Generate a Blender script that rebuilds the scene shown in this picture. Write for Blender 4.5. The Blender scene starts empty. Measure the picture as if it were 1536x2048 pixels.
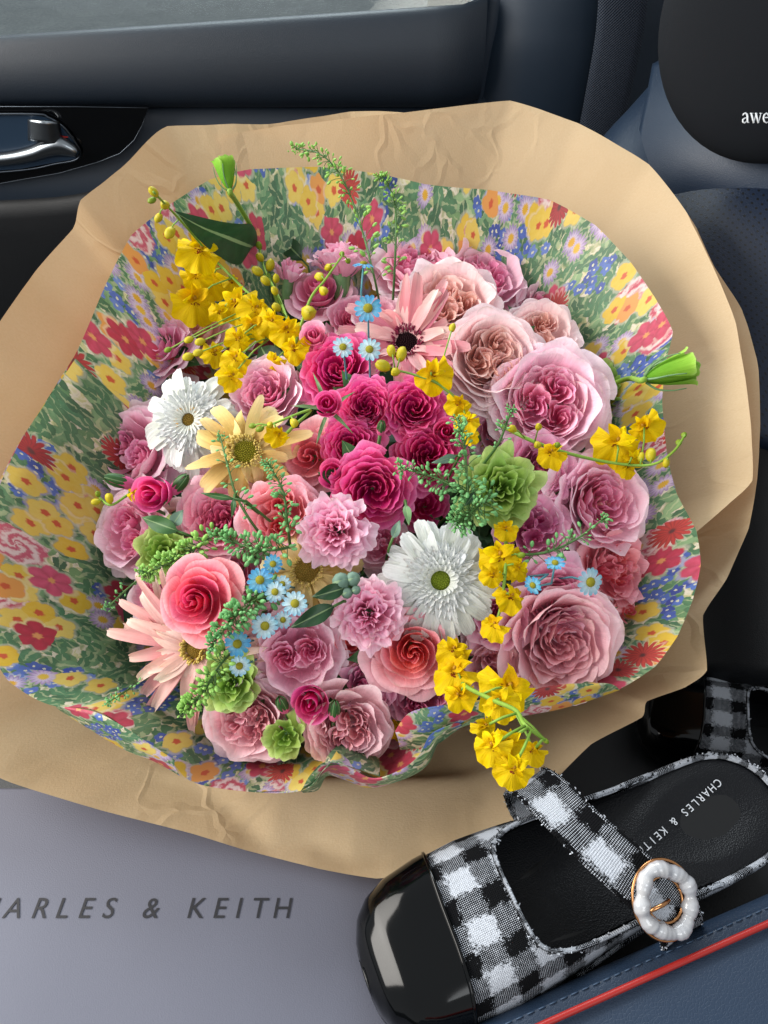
import bpy, math, random
from mathutils import Vector, Matrix, noise
PI = math.pi
SC = bpy.context.scene
COL = SC.collection

# ---------------------------------------------------------------- camera, light, exposure
FPX = 1541.0                                   # focal length in pixels of a 1536 x 2048 frame
PITCH = math.radians(50)
EYE = Vector((0, 0, .66))
FWD = Vector((0, math.cos(PITCH), -math.sin(PITCH)))
UPV = Vector((0, math.sin(PITCH), math.cos(PITCH)))
RGT = Vector((1, 0, 0))
cd = bpy.data.cameras.new('camera')
cam = bpy.data.objects.new('camera', cd); COL.objects.link(cam)
cam.location = EYE
cam.rotation_euler = (PI/2 - PITCH, 0, 0)
cd.sensor_fit = 'VERTICAL'; cd.sensor_height = 24.0
cd.lens = 24.0*FPX/2048
cd.clip_start = .01; cd.clip_end = 100
SC.camera = cam

W = bpy.data.worlds.new('World'); SC.world = W; W.use_nodes = True
bg = W.node_tree.nodes['Background']
bg.inputs[0].default_value = (.93, .97, 1.0, 1); bg.inputs[1].default_value = .54

def lamp(name, loc, target, sx, sy, power, col):
    l = bpy.data.lights.new(name, 'AREA'); l.shape = 'RECTANGLE'; l.size = sx; l.size_y = sy
    l.energy = power; l.color = col
    l.spread = math.radians(105)
    o = bpy.data.objects.new(name, l); COL.objects.link(o); o.location = loc
    o.rotation_euler = (Vector(target) - Vector(loc)).to_track_quat('-Z', 'Y').to_euler()
    return o
# daylight through the car's windows: windscreen (front = left of picture), passenger window, driver's window
lamp('windscreen_light', (-1.25, .34, .92), (0, .35, .2), 1.6, .8, 16.5, (1.0, .96, .90))
lamp('passenger_window_light', (-.10, 1.45, 1.10), (0, .35, .2), 1.2, .6, 9.5, (.88, .95, 1.0))
lamp('driver_window_light', (.35, -.75, 1.15), (.1, .35, .2), .8, .45, 1.6, (.95, .98, 1.0))

SC.view_settings.view_transform = 'Standard'; SC.view_settings.look = 'None'
SC.view_settings.exposure = .02; SC.view_settings.gamma = 1
SC.cycles.max_bounces = 8; SC.cycles.diffuse_bounces = 5; SC.cycles.transparent_max_bounces = 8

# ---------------------------------------------------------------- geometry helpers
def ray(px, py):
    return FWD + RGT*((px-768)/FPX) + UPV*((1024-py)/FPX)
def at_d(px, py, d): return EYE + ray(px, py)*d
def at_z(px, py, z):
    r = ray(px, py); return EYE + r*((z-EYE.z)/r.z)
def at_y(px, py, y):
    r = ray(px, py); return EYE + r*((y-EYE.y)/r.y)
def depth(p): return (Vector(p)-EYE).dot(FWD)

# bouquet frame: it lies on the seat, its face tilted towards the camera
BN = Vector((0, -math.cos(math.radians(76)), math.sin(math.radians(76)))).normalized()
BU = Vector((1, 0, 0)); BV = BN.cross(BU)
BC = EYE + FWD*.55
def on_face(px, py, w):
    r = ray(px, py); c = BC + BN*w
    return EYE + r*((c-EYE).dot(BN)/r.dot(BN))
B0 = on_face(740, 980, 0)
def uvw(p):
    q = Vector(p)-B0; return q.dot(BU), q.dot(BV), q.dot(BN)
def wld(u, v, w): return B0 + BU*u + BV*v + BN*w
RIM = []                                       # (angle, radius, height) of the printed paper's rim, filled below
def paper_w(u, v):
    if not RIM: return -1.
    a = math.atan2(v, u); r = math.hypot(u, v)
    k = min(RIM, key=lambda q: abs((q[0]-a+math.pi) % (2*math.pi)-math.pi))
    return -.17+(k[2]+.17)*min(1.15, r/k[1])**1.9
def dome(u, v):
    rr = math.hypot(u, v)/.205
    return max(.048*(1-rr*rr), paper_w(u, v)+.012, -.05)
def on_dome(px, py, dz=0.):
    w = .03
    for _ in range(5):
        u, v, _w = uvw(on_face(px, py, w)); w = dome(u, v)+dz
    return on_face(px, py, w)

def C(h, a=1.):
    h = h.lstrip('#'); out = []
    for i in (0, 2, 4):
        c = int(h[i:i+2], 16)/255
        out.append(c/12.92 if c <= .04045 else ((c+.055)/1.055)**2.4)
    return (*out, a)

class MB:
    def __init__(s): s.v = []; s.f = []; s.uv = []
    def add(s, vs, fs, uvs=None):
        n = len(s.v); s.v += [tuple(q) for q in vs]; s.f += [tuple(i+n for i in f) for f in fs]
        s.uv += list(uvs) if uvs else [(0, 0)]*len(vs)
        return s
    def grid(s, fn, nu, nv, closed=False):
        vs = []; uv = []
        for j in range(nv+1):
            for i in range(nu+1):
                a, b = i/nu, j/nv
                vs.append(fn(a, b)); uv.append((a, b))
        fs = [(j*(nu+1)+i, j*(nu+1)+i+1, (j+1)*(nu+1)+i+1, (j+1)*(nu+1)+i) for j in range(nv) for i in range(nu)]
        return s.add(vs, fs, uv)
    def tube(s, pts, rad, n=6, caps=True):
        pts = [Vector(p) for p in pts]; m = len(pts)
        if not hasattr(rad, '__len__'): rad = [rad]*m
        vs = []; uv = []; prev = None
        for k in range(m):
            t = (pts[min(k+1, m-1)]-pts[max(k-1, 0)])
            if t.length < 1e-9: t = Vector((0, 0, 1))
            t.normalize()
            if prev is None:
                a = t.cross(Vector((0, 0, 1)))
                if a.length < .05: a = t.cross(Vector((0, 1, 0)))
            else: a = prev-t*prev.dot(t)
            a.normalize(); prev = a; b = t.cross(a)
            for i in range(n):
                an = 2*PI*i/n
                vs.append(pts[k]+(a*math.cos(an)+b*math.sin(an))*rad[k]); uv.append((i/n, k/max(1, m-1)))
        fs = [(k*n+i, k*n+(i+1) % n, (k+1)*n+(i+1) % n, (k+1)*n+i) for k in range(m-1) for i in range(n)]
        if caps: fs += [tuple(range(n-1, -1, -1)), tuple((m-1)*n+i for i in range(n))]
        return s.add(vs, fs, uv)
    def ball(s, c, r, axis=None, n=8, m=5, bump=None):
        c = Vector(c)
        r = Vector(r if hasattr(r, '__len__') else (r, r, r))
        q = axis.to_track_quat('Z', 'Y') if axis is not None else None
        vs = []; uv = []
        for j in range(m+1):
            th = PI*j/m
            for i in range(n):
                ph = 2*PI*i/n
                p = Vector((math.sin(th)*math.cos(ph)*r.x, math.sin(th)*math.sin(ph)*r.y, math.cos(th)*r.z))
                if bump: p *= bump(th, ph)
                if q: p = q @ p
                vs.append(c+p); uv.append((i/n, j/m))
        fs = [(j*n+i, (j+1)*n+i, (j+1)*n+(i+1) % n, j*n+(i+1) % n) for j in range(m) for i in range(n)]
        return s.add(vs, fs, uv)
    def box(s, a, b):
        (x0, y0, z0), (x1, y1, z1) = a, b
        vs = [(x0, y0, z0), (x1, y0, z0), (x1, y1, z0), (x0, y1, z0), (x0, y0, z1), (x1, y0, z1), (x1, y1, z1), (x0, y1, z1)]
        return s.add(vs, [(0, 3, 2, 1), (4, 5, 6, 7), (0, 1, 5, 4), (1, 2, 6, 5), (2, 3, 7, 6), (3, 0, 4, 7)])
    def build(s, name, m, parent=None, smooth=True, t=None, kind=None):
        me = bpy.data.meshes.new(name)
        me.from_pydata(s.v, [], s.f)
        if smooth: me.polygons.foreach_set('use_smooth', [True]*len(me.polygons))
        ul = me.uv_layers.new(name='uv')
        idx = [0]*len(me.loops); me.loops.foreach_get('vertex_index', idx)
        flat = []
        for i in idx: flat += s.uv[i]
        ul.data.foreach_set('uv', flat)
        me.materials.append(m)
        o = bpy.data.objects.new(name, me); COL.objects.link(o)
        if parent: o.parent = parent
        if t is not None: o['t'] = float(t)
        if kind: o['kind'] = kind
        return o

def tag(o, label, cat, group=None):
    o['label'] = label; o['category'] = cat
    if group: o['group'] = group
    return o
def thing(name, label, cat, mat4=None, group=None):
    o = bpy.data.objects.new(name, None); COL.objects.link(o)
    o.empty_display_size = .01
    if mat4 is not None: o.matrix_world = mat4
    return tag(o, label, cat, group)
def frame(loc, z, spin=0.):
    z = Vector(z).normalized()
    q = z.to_track_quat('Z', 'Y')
    return Matrix.Translation(loc) @ q.to_matrix().to_4x4() @ Matrix.Rotation(spin, 4, 'Z')
def smoothst(a, b, x):
    x = max(0., min(1., (x-a)/(b-a))); return x*x*(3-2*x)
def lerp(a, b, t): return a+(b-a)*t
def cr(p, k, t, closed=False):
    n = len(p)
    g = (lambda i: p[i % n]) if closed else (lambda i: p[max(0, min(n-1, i))])
    a, b, c, d = g(k-1), g(k), g(k+1), g(k+2)
    return tuple(.5*((2*b[i])+(-a[i]+c[i])*t+(2*a[i]-5*b[i]+4*c[i]-d[i])*t*t+(-a[i]+3*b[i]-3*c[i]+d[i])*t**3) for i in range(len(b)))
def spline(p, n, closed=False):
    out = []; m = len(p) if closed else len(p)-1
    for k in range(n if closed else n+1):
        x = k/n*m; i = min(int(x), m-1); out.append(cr(p, i, x-i, closed))
    return out
def bevel(o, w, seg=3):
    md = o.modifiers.new('bevel', 'BEVEL'); md.width = w; md.segments = seg; md.limit_method = 'ANGLE'
    md.angle_limit = math.radians(40); return o
def solid(o, th, off=-1.):
    md = o.modifiers.new('thickness', 'SOLIDIFY'); md.thickness = th; md.offset = off; return o

# ---------------------------------------------------------------- materials
class NT:
    def __init__(s, name):
        s.m = bpy.data.materials.new(name); s.m.use_nodes = True
        s.t = s.m.node_tree; s.t.nodes.clear()
        s.out = s.n('ShaderNodeOutputMaterial')
    def n(s, typ, ins=None, **kw):
        nd = s.t.nodes.new(typ)
        for k, v in kw.items(): setattr(nd, k, v)
        for k, v in (ins or {}).items(): s.set(nd.inputs[k], v)
        return nd
    def set(s, sock, v):
        if isinstance(v, bpy.types.NodeSocket): s.t.links.new(v, sock)
        elif isinstance(v, bpy.types.Node): s.t.links.new(v.outputs[0], sock)
        else:
            try: sock.default_value = v
            except Exception: sock.default_value = (v, v, v)
    def math(s, op, a, b=0., c=0., clamp=False):
        nd = s.n('ShaderNodeMath', {0: a, 1: b, 2: c}, operation=op); nd.use_clamp = clamp; return nd.outputs[0]
    def mix(s, f, a, b, bt='MIX'):
        nd = s.n('ShaderNodeMix', data_type='RGBA', blend_type=bt)
        s.set(nd.inputs[0], f); s.set(nd.inputs[6], a); s.set(nd.inputs[7], b); return nd.outputs[2]
    def noise(s, vec, sc, det=2., rough=.5, dist=0.):
        nd = s.n('ShaderNodeTexNoise', {'Scale': sc, 'Detail': det, 'Roughness': rough, 'Distortion': dist})
        if vec is not None: s.set(nd.inputs['Vector'], vec)
        return nd
    def ramp(s, f, stops):
        nd = s.n('ShaderNodeValToRGB'); s.set(nd.inputs[0], f); e = nd.color_ramp.elements
        while len(e) < len(stops): e.new(.5)
        for k, (p, c) in enumerate(stops): e[k].position = p; e[k].color = c
        return nd.outputs[0]
    def coord(s, which='Object'): return s.n('ShaderNodeTexCoord').outputs[which]
    def bump(s, h, st=.3, dist=.001):
        return s.n('ShaderNodeBump', {'Height': h, 'Strength': st, 'Distance': dist}).outputs[0]
    def pbr(s, **kw):
        b = s.n('ShaderNodeBsdfPrincipled')
        for k, v in kw.items(): s.set(b.inputs[k.replace('_', ' ')], v)
        return b
    def end(s, sh): s.set(s.out.inputs[0], sh); return s.m
    def trans(s, sh, col, f):
        tr = s.n('ShaderNodeBsdfTranslucent', {0: col})
        return s.n('ShaderNodeMixShader', {0: f, 1: sh.outputs[0], 2: tr.outputs[0]})

def plain(name, col, rough=.5, spec=.5, nscale=0, namp=.15, bump=0, bscale=200, bdist=.0006, **kw):
    t = NT(name); c = C(col) if isinstance(col, str) else col
    oc = t.coord()
    if nscale:
        nz = t.noise(oc, nscale, 4.)
        c = t.mix(t.math('MULTIPLY', nz.outputs[0], namp*2), c, tuple(x*.4 for x in c[:3])+(1,))
    ar = dict(Base_Color=c, Roughness=rough, Specular_IOR_Level=spec); ar.update(kw)
    if bump: ar['Normal'] = t.bump(t.noise(oc, bscale, 3.).outputs[0], bump, bdist)
    return t.end(t.pbr(**ar))

def petal_mat(name, ib, ir, ob, orr, trf=.24, rough=.68, vein=26, var=.12, pale=.22):
    """petal: inner/outer ring colours (object property t) and base/rim colours (along the petal)"""
    t = NT(name)
    uv = t.n('ShaderNodeSeparateXYZ', {0: t.coord('UV')})
    tt = t.n('ShaderNodeAttribute', attribute_type='OBJECT', attribute_name='t').outputs['Fac']
    nz = t.noise(t.n('ShaderNodeCombineXYZ', {0: t.math('MULTIPLY', uv.outputs[0], vein), 1: t.math('MULTIPLY', uv.outputs[1], 2.)}), 1., 3.)
    big = t.noise(t.coord('Object'), 60., 2.)
    vv = t.math('ADD', uv.outputs[1], t.math('MULTIPLY', t.math('SUBTRACT', big.outputs[0], .5), .5), clamp=True)
    vv = t.math('POWER', vv, 1.5)
    a = t.mix(vv, C(ib), C(ir)); b = t.mix(vv, C(ob), C(orr))
    c = t.mix(tt, a, b)
    edge = t.math('MULTIPLY', t.math('POWER', uv.outputs[1], 9.), pale)
    c = t.mix(edge, c, t.mix(.55, C(orr), (1, 1, 1, 1)))
    cru = t.noise(t.coord('Object'), 330., 3., .6)
    worn = t.math('MULTIPLY', t.math('MULTIPLY', t.math('SUBTRACT', t.noise(t.coord('Object'), 75., 2.).outputs[0], .56), 9., clamp=True), t.math('MULTIPLY', t.math('POWER', uv.outputs[1], 16.), .55))
    c = t.mix(worn, c, C('#b08a68'))
    rn = t.n('ShaderNodeObjectInfo').outputs['Random']
    val = t.math('ADD', t.math('MULTIPLY', t.math('SUBTRACT', nz.outputs[0], .5), .34), t.math('MULTIPLY_ADD', rn, var, 1-var/2))
    hs = t.n('ShaderNodeHueSaturation', {'Hue': t.math('MULTIPLY_ADD', rn, .02, .49), 'Value': val, 'Saturation': 1.0, 'Color': c})
    sh = t.pbr(Base_Color=hs, Roughness=rough, Specular_IOR_Level=.14, Normal=t.bump(t.math('ADD', nz.outputs[0], t.math('MULTIPLY', cru.outputs[0], .8)), .5, .0009))
    return t.end(t.trans(sh, hs, trf))
# ---------------------------------------------------------------- car interior
def leather(name, col, rough=.42, scale=560, st=.6, perf=False):
    t = NT(name); oc = t.coord()
    v = t.n('ShaderNodeTexVoronoi', {'Vector': oc, 'Scale': scale}, feature='DISTANCE_TO_EDGE')
    nz = t.noise(oc, 9., 4.)
    c = t.mix(nz.outputs[0], C(col), tuple(x*.75 for x in C(col)[:3])+(1,))
    h = t.math('MINIMUM', v.outputs[0], .18)
    ar = dict(Roughness=t.math('MULTIPLY_ADD', nz.outputs[0], .2, rough-.1), Specular_IOR_Level=.5)
    if perf:
        s = t.n('ShaderNodeSeparateXYZ', {0: t.coord('UV')})
        def cell(x, off): return t.math('SUBTRACT', t.math('FRACT', t.math('ADD', t.math('MULTIPLY', x, 1/.0085), off)), .5)
        def dots(off):
            a, b = cell(s.outputs[0], off), cell(s.outputs[1], off)
            return t.math('LESS_THAN', t.math('ADD', t.math('MULTIPLY', a, a), t.math('MULTIPLY', b, b)), .018)
        d = t.math('MAXIMUM', dots(0.), dots(.5))
        c = t.mix(d, c, C('#04060a'))
    ar['Base_Color'] = c
    ar['Normal'] = t.bump(h, st, .0006)
    return t.end(t.pbr(**ar))
M = {}
M['leather'] = leather('navy_leather', '#1b2531', .48)
M['seat'] = leather('seat_leather', '#1e3046', .48)
M['perf'] = leather('perforated_leather', '#142238', .5, perf=True)
M['dark'] = leather('dark_leather', '#0b0e13', .55)
M['black_plastic'] = plain('black_plastic', '#0a0c10', .5, .4, bump=.2, bscale=900)
M['piano'] = plain('piano_black', '#050608', .06, .6)
M['chrome'] = plain('satin_chrome', '#8f959b', .28, .5, Metallic=1.0)
M['darkchrome'] = plain('dark_chrome', '#4a5058', .35, .5, Metallic=1.0)
M['red'] = plain('red_vinyl', '#96201b', .4, .4)
M['navy_plastic'] = leather('navy_plastic', '#1c2938', .5, 1400, .25)
M['pillar'] = leather('pillar_plastic', '#1f2e3e', .5, 1400, .3)

def patch(name, rows, m, parent, nu=24, nv=16, th=.02, uvscale=(.3, .3)):
    """a padded panel through a net of control points, with its own thickness behind"""
    mb = MB()
    def fn(a, b):
        x = b*(len(rows)-1); j = min(int(x), len(rows)-2); t = x-j
        pts = []
        for q in rows:
            y = a*(len(q)-1); i = min(int(y), len(q)-2); pts.append(cr(q, i, y-i))
        return cr(pts, j, t)
    mb.grid(fn, nu, nv)
    mb.uv = [(u*uvscale[0], v*uvscale[1]) for u, v in mb.uv]
    o = mb.build(name, m, parent)
    if th: solid(o, th, -1 if th > 0 else 1)
    return o

# ground beyond the window
t = NT('asphalt'); oc = t.coord()
n1 = t.noise(oc, 5., 8., .75); n2 = t.noise(oc, 60., 3.)
c = t.ramp(t.math('MULTIPLY_ADD', n2.outputs[0], .35, t.math('MULTIPLY', n1.outputs[0], .65)), [(.3, C('#868c90')), (.5, C('#989ea2')), (.7, C('#acb2b5'))])
M['asphalt'] = t.end(t.pbr(Base_Color=c, Roughness=.95, Normal=t.bump(n2.outputs[0], .6, .02)))
g = MB().grid(lambda a, b: (lerp(-30, 30, a), lerp(1.15, 60, b), -.6), 8, 8).build('ground', M['asphalt']); g['kind'] = 'structure'
g2 = MB().grid(lambda a, b: (lerp(-30, 30, a), lerp(-20, 1.15, b), -.6), 8, 8).build('car_floor', M['dark']); g2['kind'] = 'structure'

# passenger door
door = thing('car_door', 'navy leather passenger door panel with glossy black handle surround behind the bouquet', 'car door')
XE = .108
def sillz(x): return lerp(.364, .393, (x+.4)/.5)
def door_up(a, b):
    x = lerp(-1.0, XE, a); zt = sillz(x)-.004; zb = .288
    # b 0 = sill edge, 1 = lower tuck: padded bulge
    prof = [(.955, zt-.022), (.930, zt-.008), (.908, zt-.001), (.893, lerp(zt, zb, .25)), (.886, lerp(zt, zb, .55)), (.888, lerp(zt, zb, .8)), (.902, lerp(zt, zb, .97)), (.925, zb-.004)]
    y = b*(len(prof)-1); i = min(int(y), len(prof)-2)
    p = cr(prof, i, y-i)
    e = smoothst(XE-.02, XE, x)*.02
    return (x, p[0]+e, p[1])
o = MB().grid(door_up, 40, 40).build('upper_panel', M['leather'], door)
# window sill trim with rubber seal
MB().grid(lambda a, b: (lerp(-1.0, XE+.01, a), .950+.014*b, sillz(lerp(-1.0, XE+.01, a))-.022+.003*math.sin(PI*b)), 30, 6).build('sill_seal', M['black_plastic'], door)
tg = NT('window_glass')
mixg = tg.n('ShaderNodeMixShader', {0: .06, 1: tg.n('ShaderNodeBsdfTransparent', {0: (.93, .96, .95, 1)}).outputs[0], 2: tg.n('ShaderNodeBsdfGlossy', {'Roughness': .02}).outputs[0]})
M['glass'] = tg.end(mixg)
solid(MB().grid(lambda a, b: (lerp(-1.0, XE, a), .965, lerp(.30, .80, b)), 6, 4).build('window_glass', M['glass'], door), .003)
# chrome-thin line and lower panels
def dp(px, py, y=.925): return tuple(at_y(px, py, y))
patch('lower_panel', [[dp(-400, 180, .96), dp(100, 180, .96), dp(500, 184, .96), dp(985, 190, .96)], [dp(-400, 216, .925), dp(100, 216, .925), dp(500, 218, .925), dp(985, 226, .925)],
                      [dp(-400, 330, .90), dp(100, 330, .90), dp(500, 330, .90), dp(985, 330, .90)],
                      [dp(-400, 420, .895), dp(100, 420, .895), dp(500, 420, .895), dp(985, 420, .895)],
                      [dp(-400, 560, .93), dp(100, 560, .93), dp(500, 560, .93), dp(985, 560, .93)]], M['navy_plastic'], door, 30, 18, .01)
patch('armrest', [[dp(-400, 440, .893), dp(100, 425, .893), dp(300, 385, .893), dp(600, 330, .893)],
                  [dp(-400, 480, .885), dp(100, 460, .885), dp(300, 430, .885), dp(600, 400, .885)],
                  [dp(-400, 900, .89), dp(100, 900, .89), dp(300, 900, .89), dp(600, 900, .89)]], M['dark'], door, 20, 14, .012)
# piano black surround with rounded lower right corner
pts = [(-400, 213), (296, 216), (285, 250), (268, 280), (240, 306), (200, 322), (120, 345), (0, 366), (-400, 400)]
def plate(name, pts, y0, m, parent, th=.006, dome_=.0):
    mb = MB(); n = len(pts); ring = [at_y(px, py, y0) for px, py in pts]
    c0 = sum(ring, Vector())/n
    vs = [tuple(c0-Vector((0, dome_, 0)))]+[tuple(p) for p in ring]+[tuple(p+Vector((0, th, 0))) for p in ring]
    fs = [(0, 1+i, 1+(i+1) % n) for i in range(n)]+[(1+i, 1+n+i, 1+n+(i+1) % n, 1+(i+1) % n) for i in range(n)]
    mb.add(vs, fs); return mb.build(name, m, parent, smooth=False)
plate('handle_surround', pts, .878, M['piano'], door)
MB().tube([at_y(px, py, .877) for px, py in [(-400, 213), (150, 213.5), (296, 216), (285, 250), (268, 281), (240, 307), (200, 323), (120, 346), (0, 367), (-300, 392)]], .0005, 6).build('trim_line', M['darkchrome'], door)
# handle recess, lever, bezel
rec = [(-160, 232), (60, 230), (95, 236), (125, 255), (148, 285), (158, 305), (150, 318), (110, 325), (40, 338), (-160, 352)]
plate('handle_recess', rec, .8765, plain('recess_blue', '#26384c', .35, .5), door)
MB().tube([at_y(px, py, .875) for px, py in spline([(-160, 230), (60, 228), (97, 235), (127, 254), (150, 284), (161, 305), (151, 320), (110, 328), (40, 341), (-160, 355)], 40)], .0013, 8).build('handle_bezel', M['darkchrome'], door)
hnd = MB()
top = spline([(-120, 318), (0, 312), (60, 300), (92, 284), (118, 276), (142, 290), (152, 304)], 30)
bot = spline([(-120, 332), (0, 326), (60, 318), (95, 309), (120, 306), (142, 307), (152, 306)], 30)
hnd.grid(lambda a, b: at_y(lerp(top[int(a*30)][0], bot[int(a*30)][0], b), lerp(top[int(a*30)][1], bot[int(a*30)][1], b), .868+.008*(2*b-1)**2), 30, 8)
solid(hnd.build('door_handle', M['chrome'], door), .004)
kn = MB().grid(lambda a, b: at_y(62+(52+8*b)*a, 238+(4*a)+(42)*b, .866+.009*(2*a-1)**2), 10, 8)
solid(kn.build('lock_lever', M['chrome'], door), .004)
MB().grid(lambda a, b: at_y(112+24*a, 270+3*a+6*b*(1-a*.6), .8735), 4, 2).build('lock_marker', M['red'], door)

# B pillar trim
pil = thing('pillar_trim', 'navy plastic centre pillar trim between the door and the seat belt', 'pillar trim')
def pp(px, py, y): return tuple(at_y(px, py, y))
patch('panel', [[pp(990, -60, .97), pp(1080, -60, .945), pp(1200, -60, .95), pp(1360, -60, 1.0)],
                [pp(985, 40, .965), pp(1070, 40, .935), pp(1190, 40, .945), pp(1350, 40, 1.0)],
                [pp(965, 150, .96), pp(1050, 150, .93), pp(1170, 150, .94), pp(1330, 150, 1.0)],
                [pp(930, 420, .96), pp(1010, 420, .93), pp(1130, 420, .94), pp(1300, 420, 1.0)]], M['pillar'], pil, 24, 20, .02)
patch('edge_trim', [[pp(966, -60, .985), pp(985, -60, .955), pp(1010, -60, .955), pp(1022, -60, .975)],
                    [pp(945, 100, .975), pp(962, 100, .945), pp(985, 100, .945), pp(998, 100, .96)],
                    [pp(905, 300, .975), pp(922, 300, .945), pp(944, 300, .945), pp(956, 300, .96)]], M['pillar'], pil, 14, 14, .01)
MB().tube([pp(1012, 14, .944), pp(1060, 27, .932), pp(1130, 30, .932), pp(1200, 25, .94)], .0009, 6).build('seam', M['black_plastic'], pil)
dk = MB().grid(lambda a, b: (lerp(.05, .62, a), 1.0, lerp(-.5, .75, b)), 4, 4).build('body_side', M['black_plastic'], pil); solid(dk, .02)

# seat belt webbing
tb = NT('webbing'); s = tb.n('ShaderNodeSeparateXYZ', {0: tb.coord('UV')})
wa = tb.math('SINE', tb.math('MULTIPLY', s.outputs[0], 2*PI*16)); wb = tb.math('SINE', tb.math('MULTIPLY', s.outputs[1], 2*PI*85))
hb = tb.math('MULTIPLY', wa, wb)
M['web'] = tb.end(tb.pbr(Base_Color=tb.mix(tb.math('MULTIPLY_ADD', hb, .4, .4), C('#111926'), C('#2c3a4e')), Roughness=.6, Normal=tb.bump(hb, .7, .0008)))
belt = MB()
bl = [(1200, -60), (1192, 60), (1172, 180), (1150, 300), (1132, 420)]
br = [(1298, -60), (1287, 60), (1262, 180), (1238, 300), (1215, 420)]
L = spline(bl, 20); R_ = spline(br, 20)
belt.grid(lambda a, b: at_y(lerp(L[int(b*20)][0], R_[int(b*20)][0], a), lerp(L[int(b*20)][1], R_[int(b*20)][1], a), .905+.004*(2*a-1)**2), 6, 20)
bo = belt.build('seat_belt', M['web']); solid(bo, .0015); tag(bo, 'black woven seat belt hanging down in front of the pillar trim', 'seat belt')

# passenger seat
seat = thing('car_seat', 'navy leather car seat with perforated backrest under and beside the bouquet', 'car seat')
D = lambda px, py, d: tuple(at_d(px, py, d))
patch('backrest_shoulder', [[D(1362, 190, .80), D(1450, 150, .76), D(1560, 140, .73), D(1700, 140, .72)],
                  [D(1345, 268, .79), D(1440, 260, .745), D(1560, 260, .715), D(1700, 270, .70)],
                  [D(1342, 340, .785), D(1440, 335, .735), D(1560, 335, .705), D(1700, 345, .69)],
                  [D(1346, 412, .79), D(1440, 386, .745), D(1560, 396, .715), D(1700, 440, .70)]], M['seat'], seat, 20, 16, .05)
patch('side_bolster', [[D(1356, 225, .83), D(1362, 215, .805), D(1366, 212, .80), D(1352, 268, .80)],
                  [D(1305, 278, .83), D(1315, 272, .80), D(1332, 290, .79), D(1345, 320, .795)],
                  [D(1256, 330, .83), D(1272, 330, .80), D(1310, 350, .785), D(1342, 385, .795)],
                  [D(1200, 420, .83), D(1240, 440, .79), D(1300, 450, .775), D(1344, 460, .80)]], M['seat'], seat, 14, 14, .04)
MB().tube([D(1200, 402, .806), D(1262, 328, .804), D(1310, 276, .804), D(1362, 214, .804)], .0022, 8).build('red_stitching', plain('stitch_maroon', '#4a1a22', .6), seat)
patch('perforated_panel', [[D(1338, 420, .80), D(1440, 392, .755), D(1560, 402, .725), D(1700, 450, .71)],
                  [D(1345, 480, .785), D(1440, 470, .735), D(1560, 490, .705), D(1700, 520, .69)],
                  [D(1370, 560, .775), D(1440, 560, .73), D(1560, 600, .70), D(1700, 640, .68)],
                  [D(1390, 700, .765), D(1480, 700, .72), D(1580, 740, .69), D(1700, 780, .67)],
                  [D(1400, 900, .75), D(1480, 900, .70), D(1580, 940, .68), D(1700, 980, .66)]], M['perf'], seat, 24, 24, .05, (.22, .30))
MB().tube([D(1336, 416, .797), D(1390, 397, .772), D(1440, 388, .751), D(1500, 389, .734), D(1560, 399, .721)], .0016, 6).build('seam_piping', M['black_plastic'], seat)
MB().tube([D(1405, 478, .741), D(1440, 512, .727), D(1480, 556, .712), D(1536, 622, .697), D(1600, 690, .686)], .0014, 6).build('seam_piping', M['black_plastic'], seat)
bolst = MB().grid(lambda a, b: D(lerp(1440, 1750, a), lerp(860, 1350, b), .70+.08*a*0+.05*(2*a-1)**2), 10, 12)
solid(bolst.build('lower_bolster', M['dark'], seat), .05)
cb = MB().box((-.42, .20, -.25), (.50, .86, -.02)); bevel(cb.build('seat_cushion', M['dark'], seat), .04, 4)

# neck pillow on the headrest, with its lettering
pw = thing('neck_pillow', 'round black cushion with white serif lettering strapped to the headrest', 'cushion')
pc = at_d(1578, 36, .60); pn = (EYE-pc).normalized()
fr = frame(pc, pn)
PX, PY = 248*.60/FPX, 268*.60/FPX
er = RGT-pn*RGT.dot(pn); er.normalize(); eu = pn.cross(er)
pm = MB()
def sup(th, ph):
    e = .75
    s_ = lambda x, p: math.copysign(abs(x)**p, x)
    r = s_(math.cos(th), 1.); h = s_(math.sin(th), .8)
    return pc + er*(PX*r*math.cos(ph)) + eu*(PY*r*math.sin(ph)) + pn*(.038*h)
pm.grid(lambda a, b: sup((b-.5)*PI, 2*PI*a), 64, 24)
M['pillow'] = plain('black_jersey', '#15181d', .85, .2, bump=.3, bscale=1500, bdist=.0005)
pm.build('cushion', M['pillow'], pw)

# ---------------------------------------------------------------- lettering
TXT = []
def text_mesh(s, shear=0., thin=0.):
    cu = bpy.data.curves.new('letters', 'FONT'); cu.body = s; cu.size = 1.; cu.shear = shear
    cu.align_x = 'CENTER'; cu.resolution_u = 4; cu.extrude = .004; cu.offset = thin
    ob = bpy.data.objects.new('letters', cu); COL.objects.link(ob)
    dg = bpy.context.evaluated_depsgraph_get()
    me = bpy.data.meshes.new_from_object(ob.evaluated_get(dg))
    vs = [v.co.copy() for v in me.vertices]; fs = [tuple(p.vertices) for p in me.polygons]
    bpy.data.objects.remove(ob); bpy.data.curves.remove(cu); bpy.data.meshes.remove(me)
    return vs, fs
def letters(mb, s, place, shear=0.):
    """place(k) -> (origin, x axis, y axis, size) of letter k"""
    for k, ch in enumerate(s):
        if ch == ' ': continue
        if ch not in CACHE: CACHE[ch] = text_mesh(ch, shear)
        vs, fs = CACHE[ch]; o_, ax, ay, sz = place(k); az = ax.cross(ay)
        mb.add([o_+ax*(v.x*sz)+ay*(v.y*sz)+az*(v.z*sz) for v in vs], fs)
CACHE = {}
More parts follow.
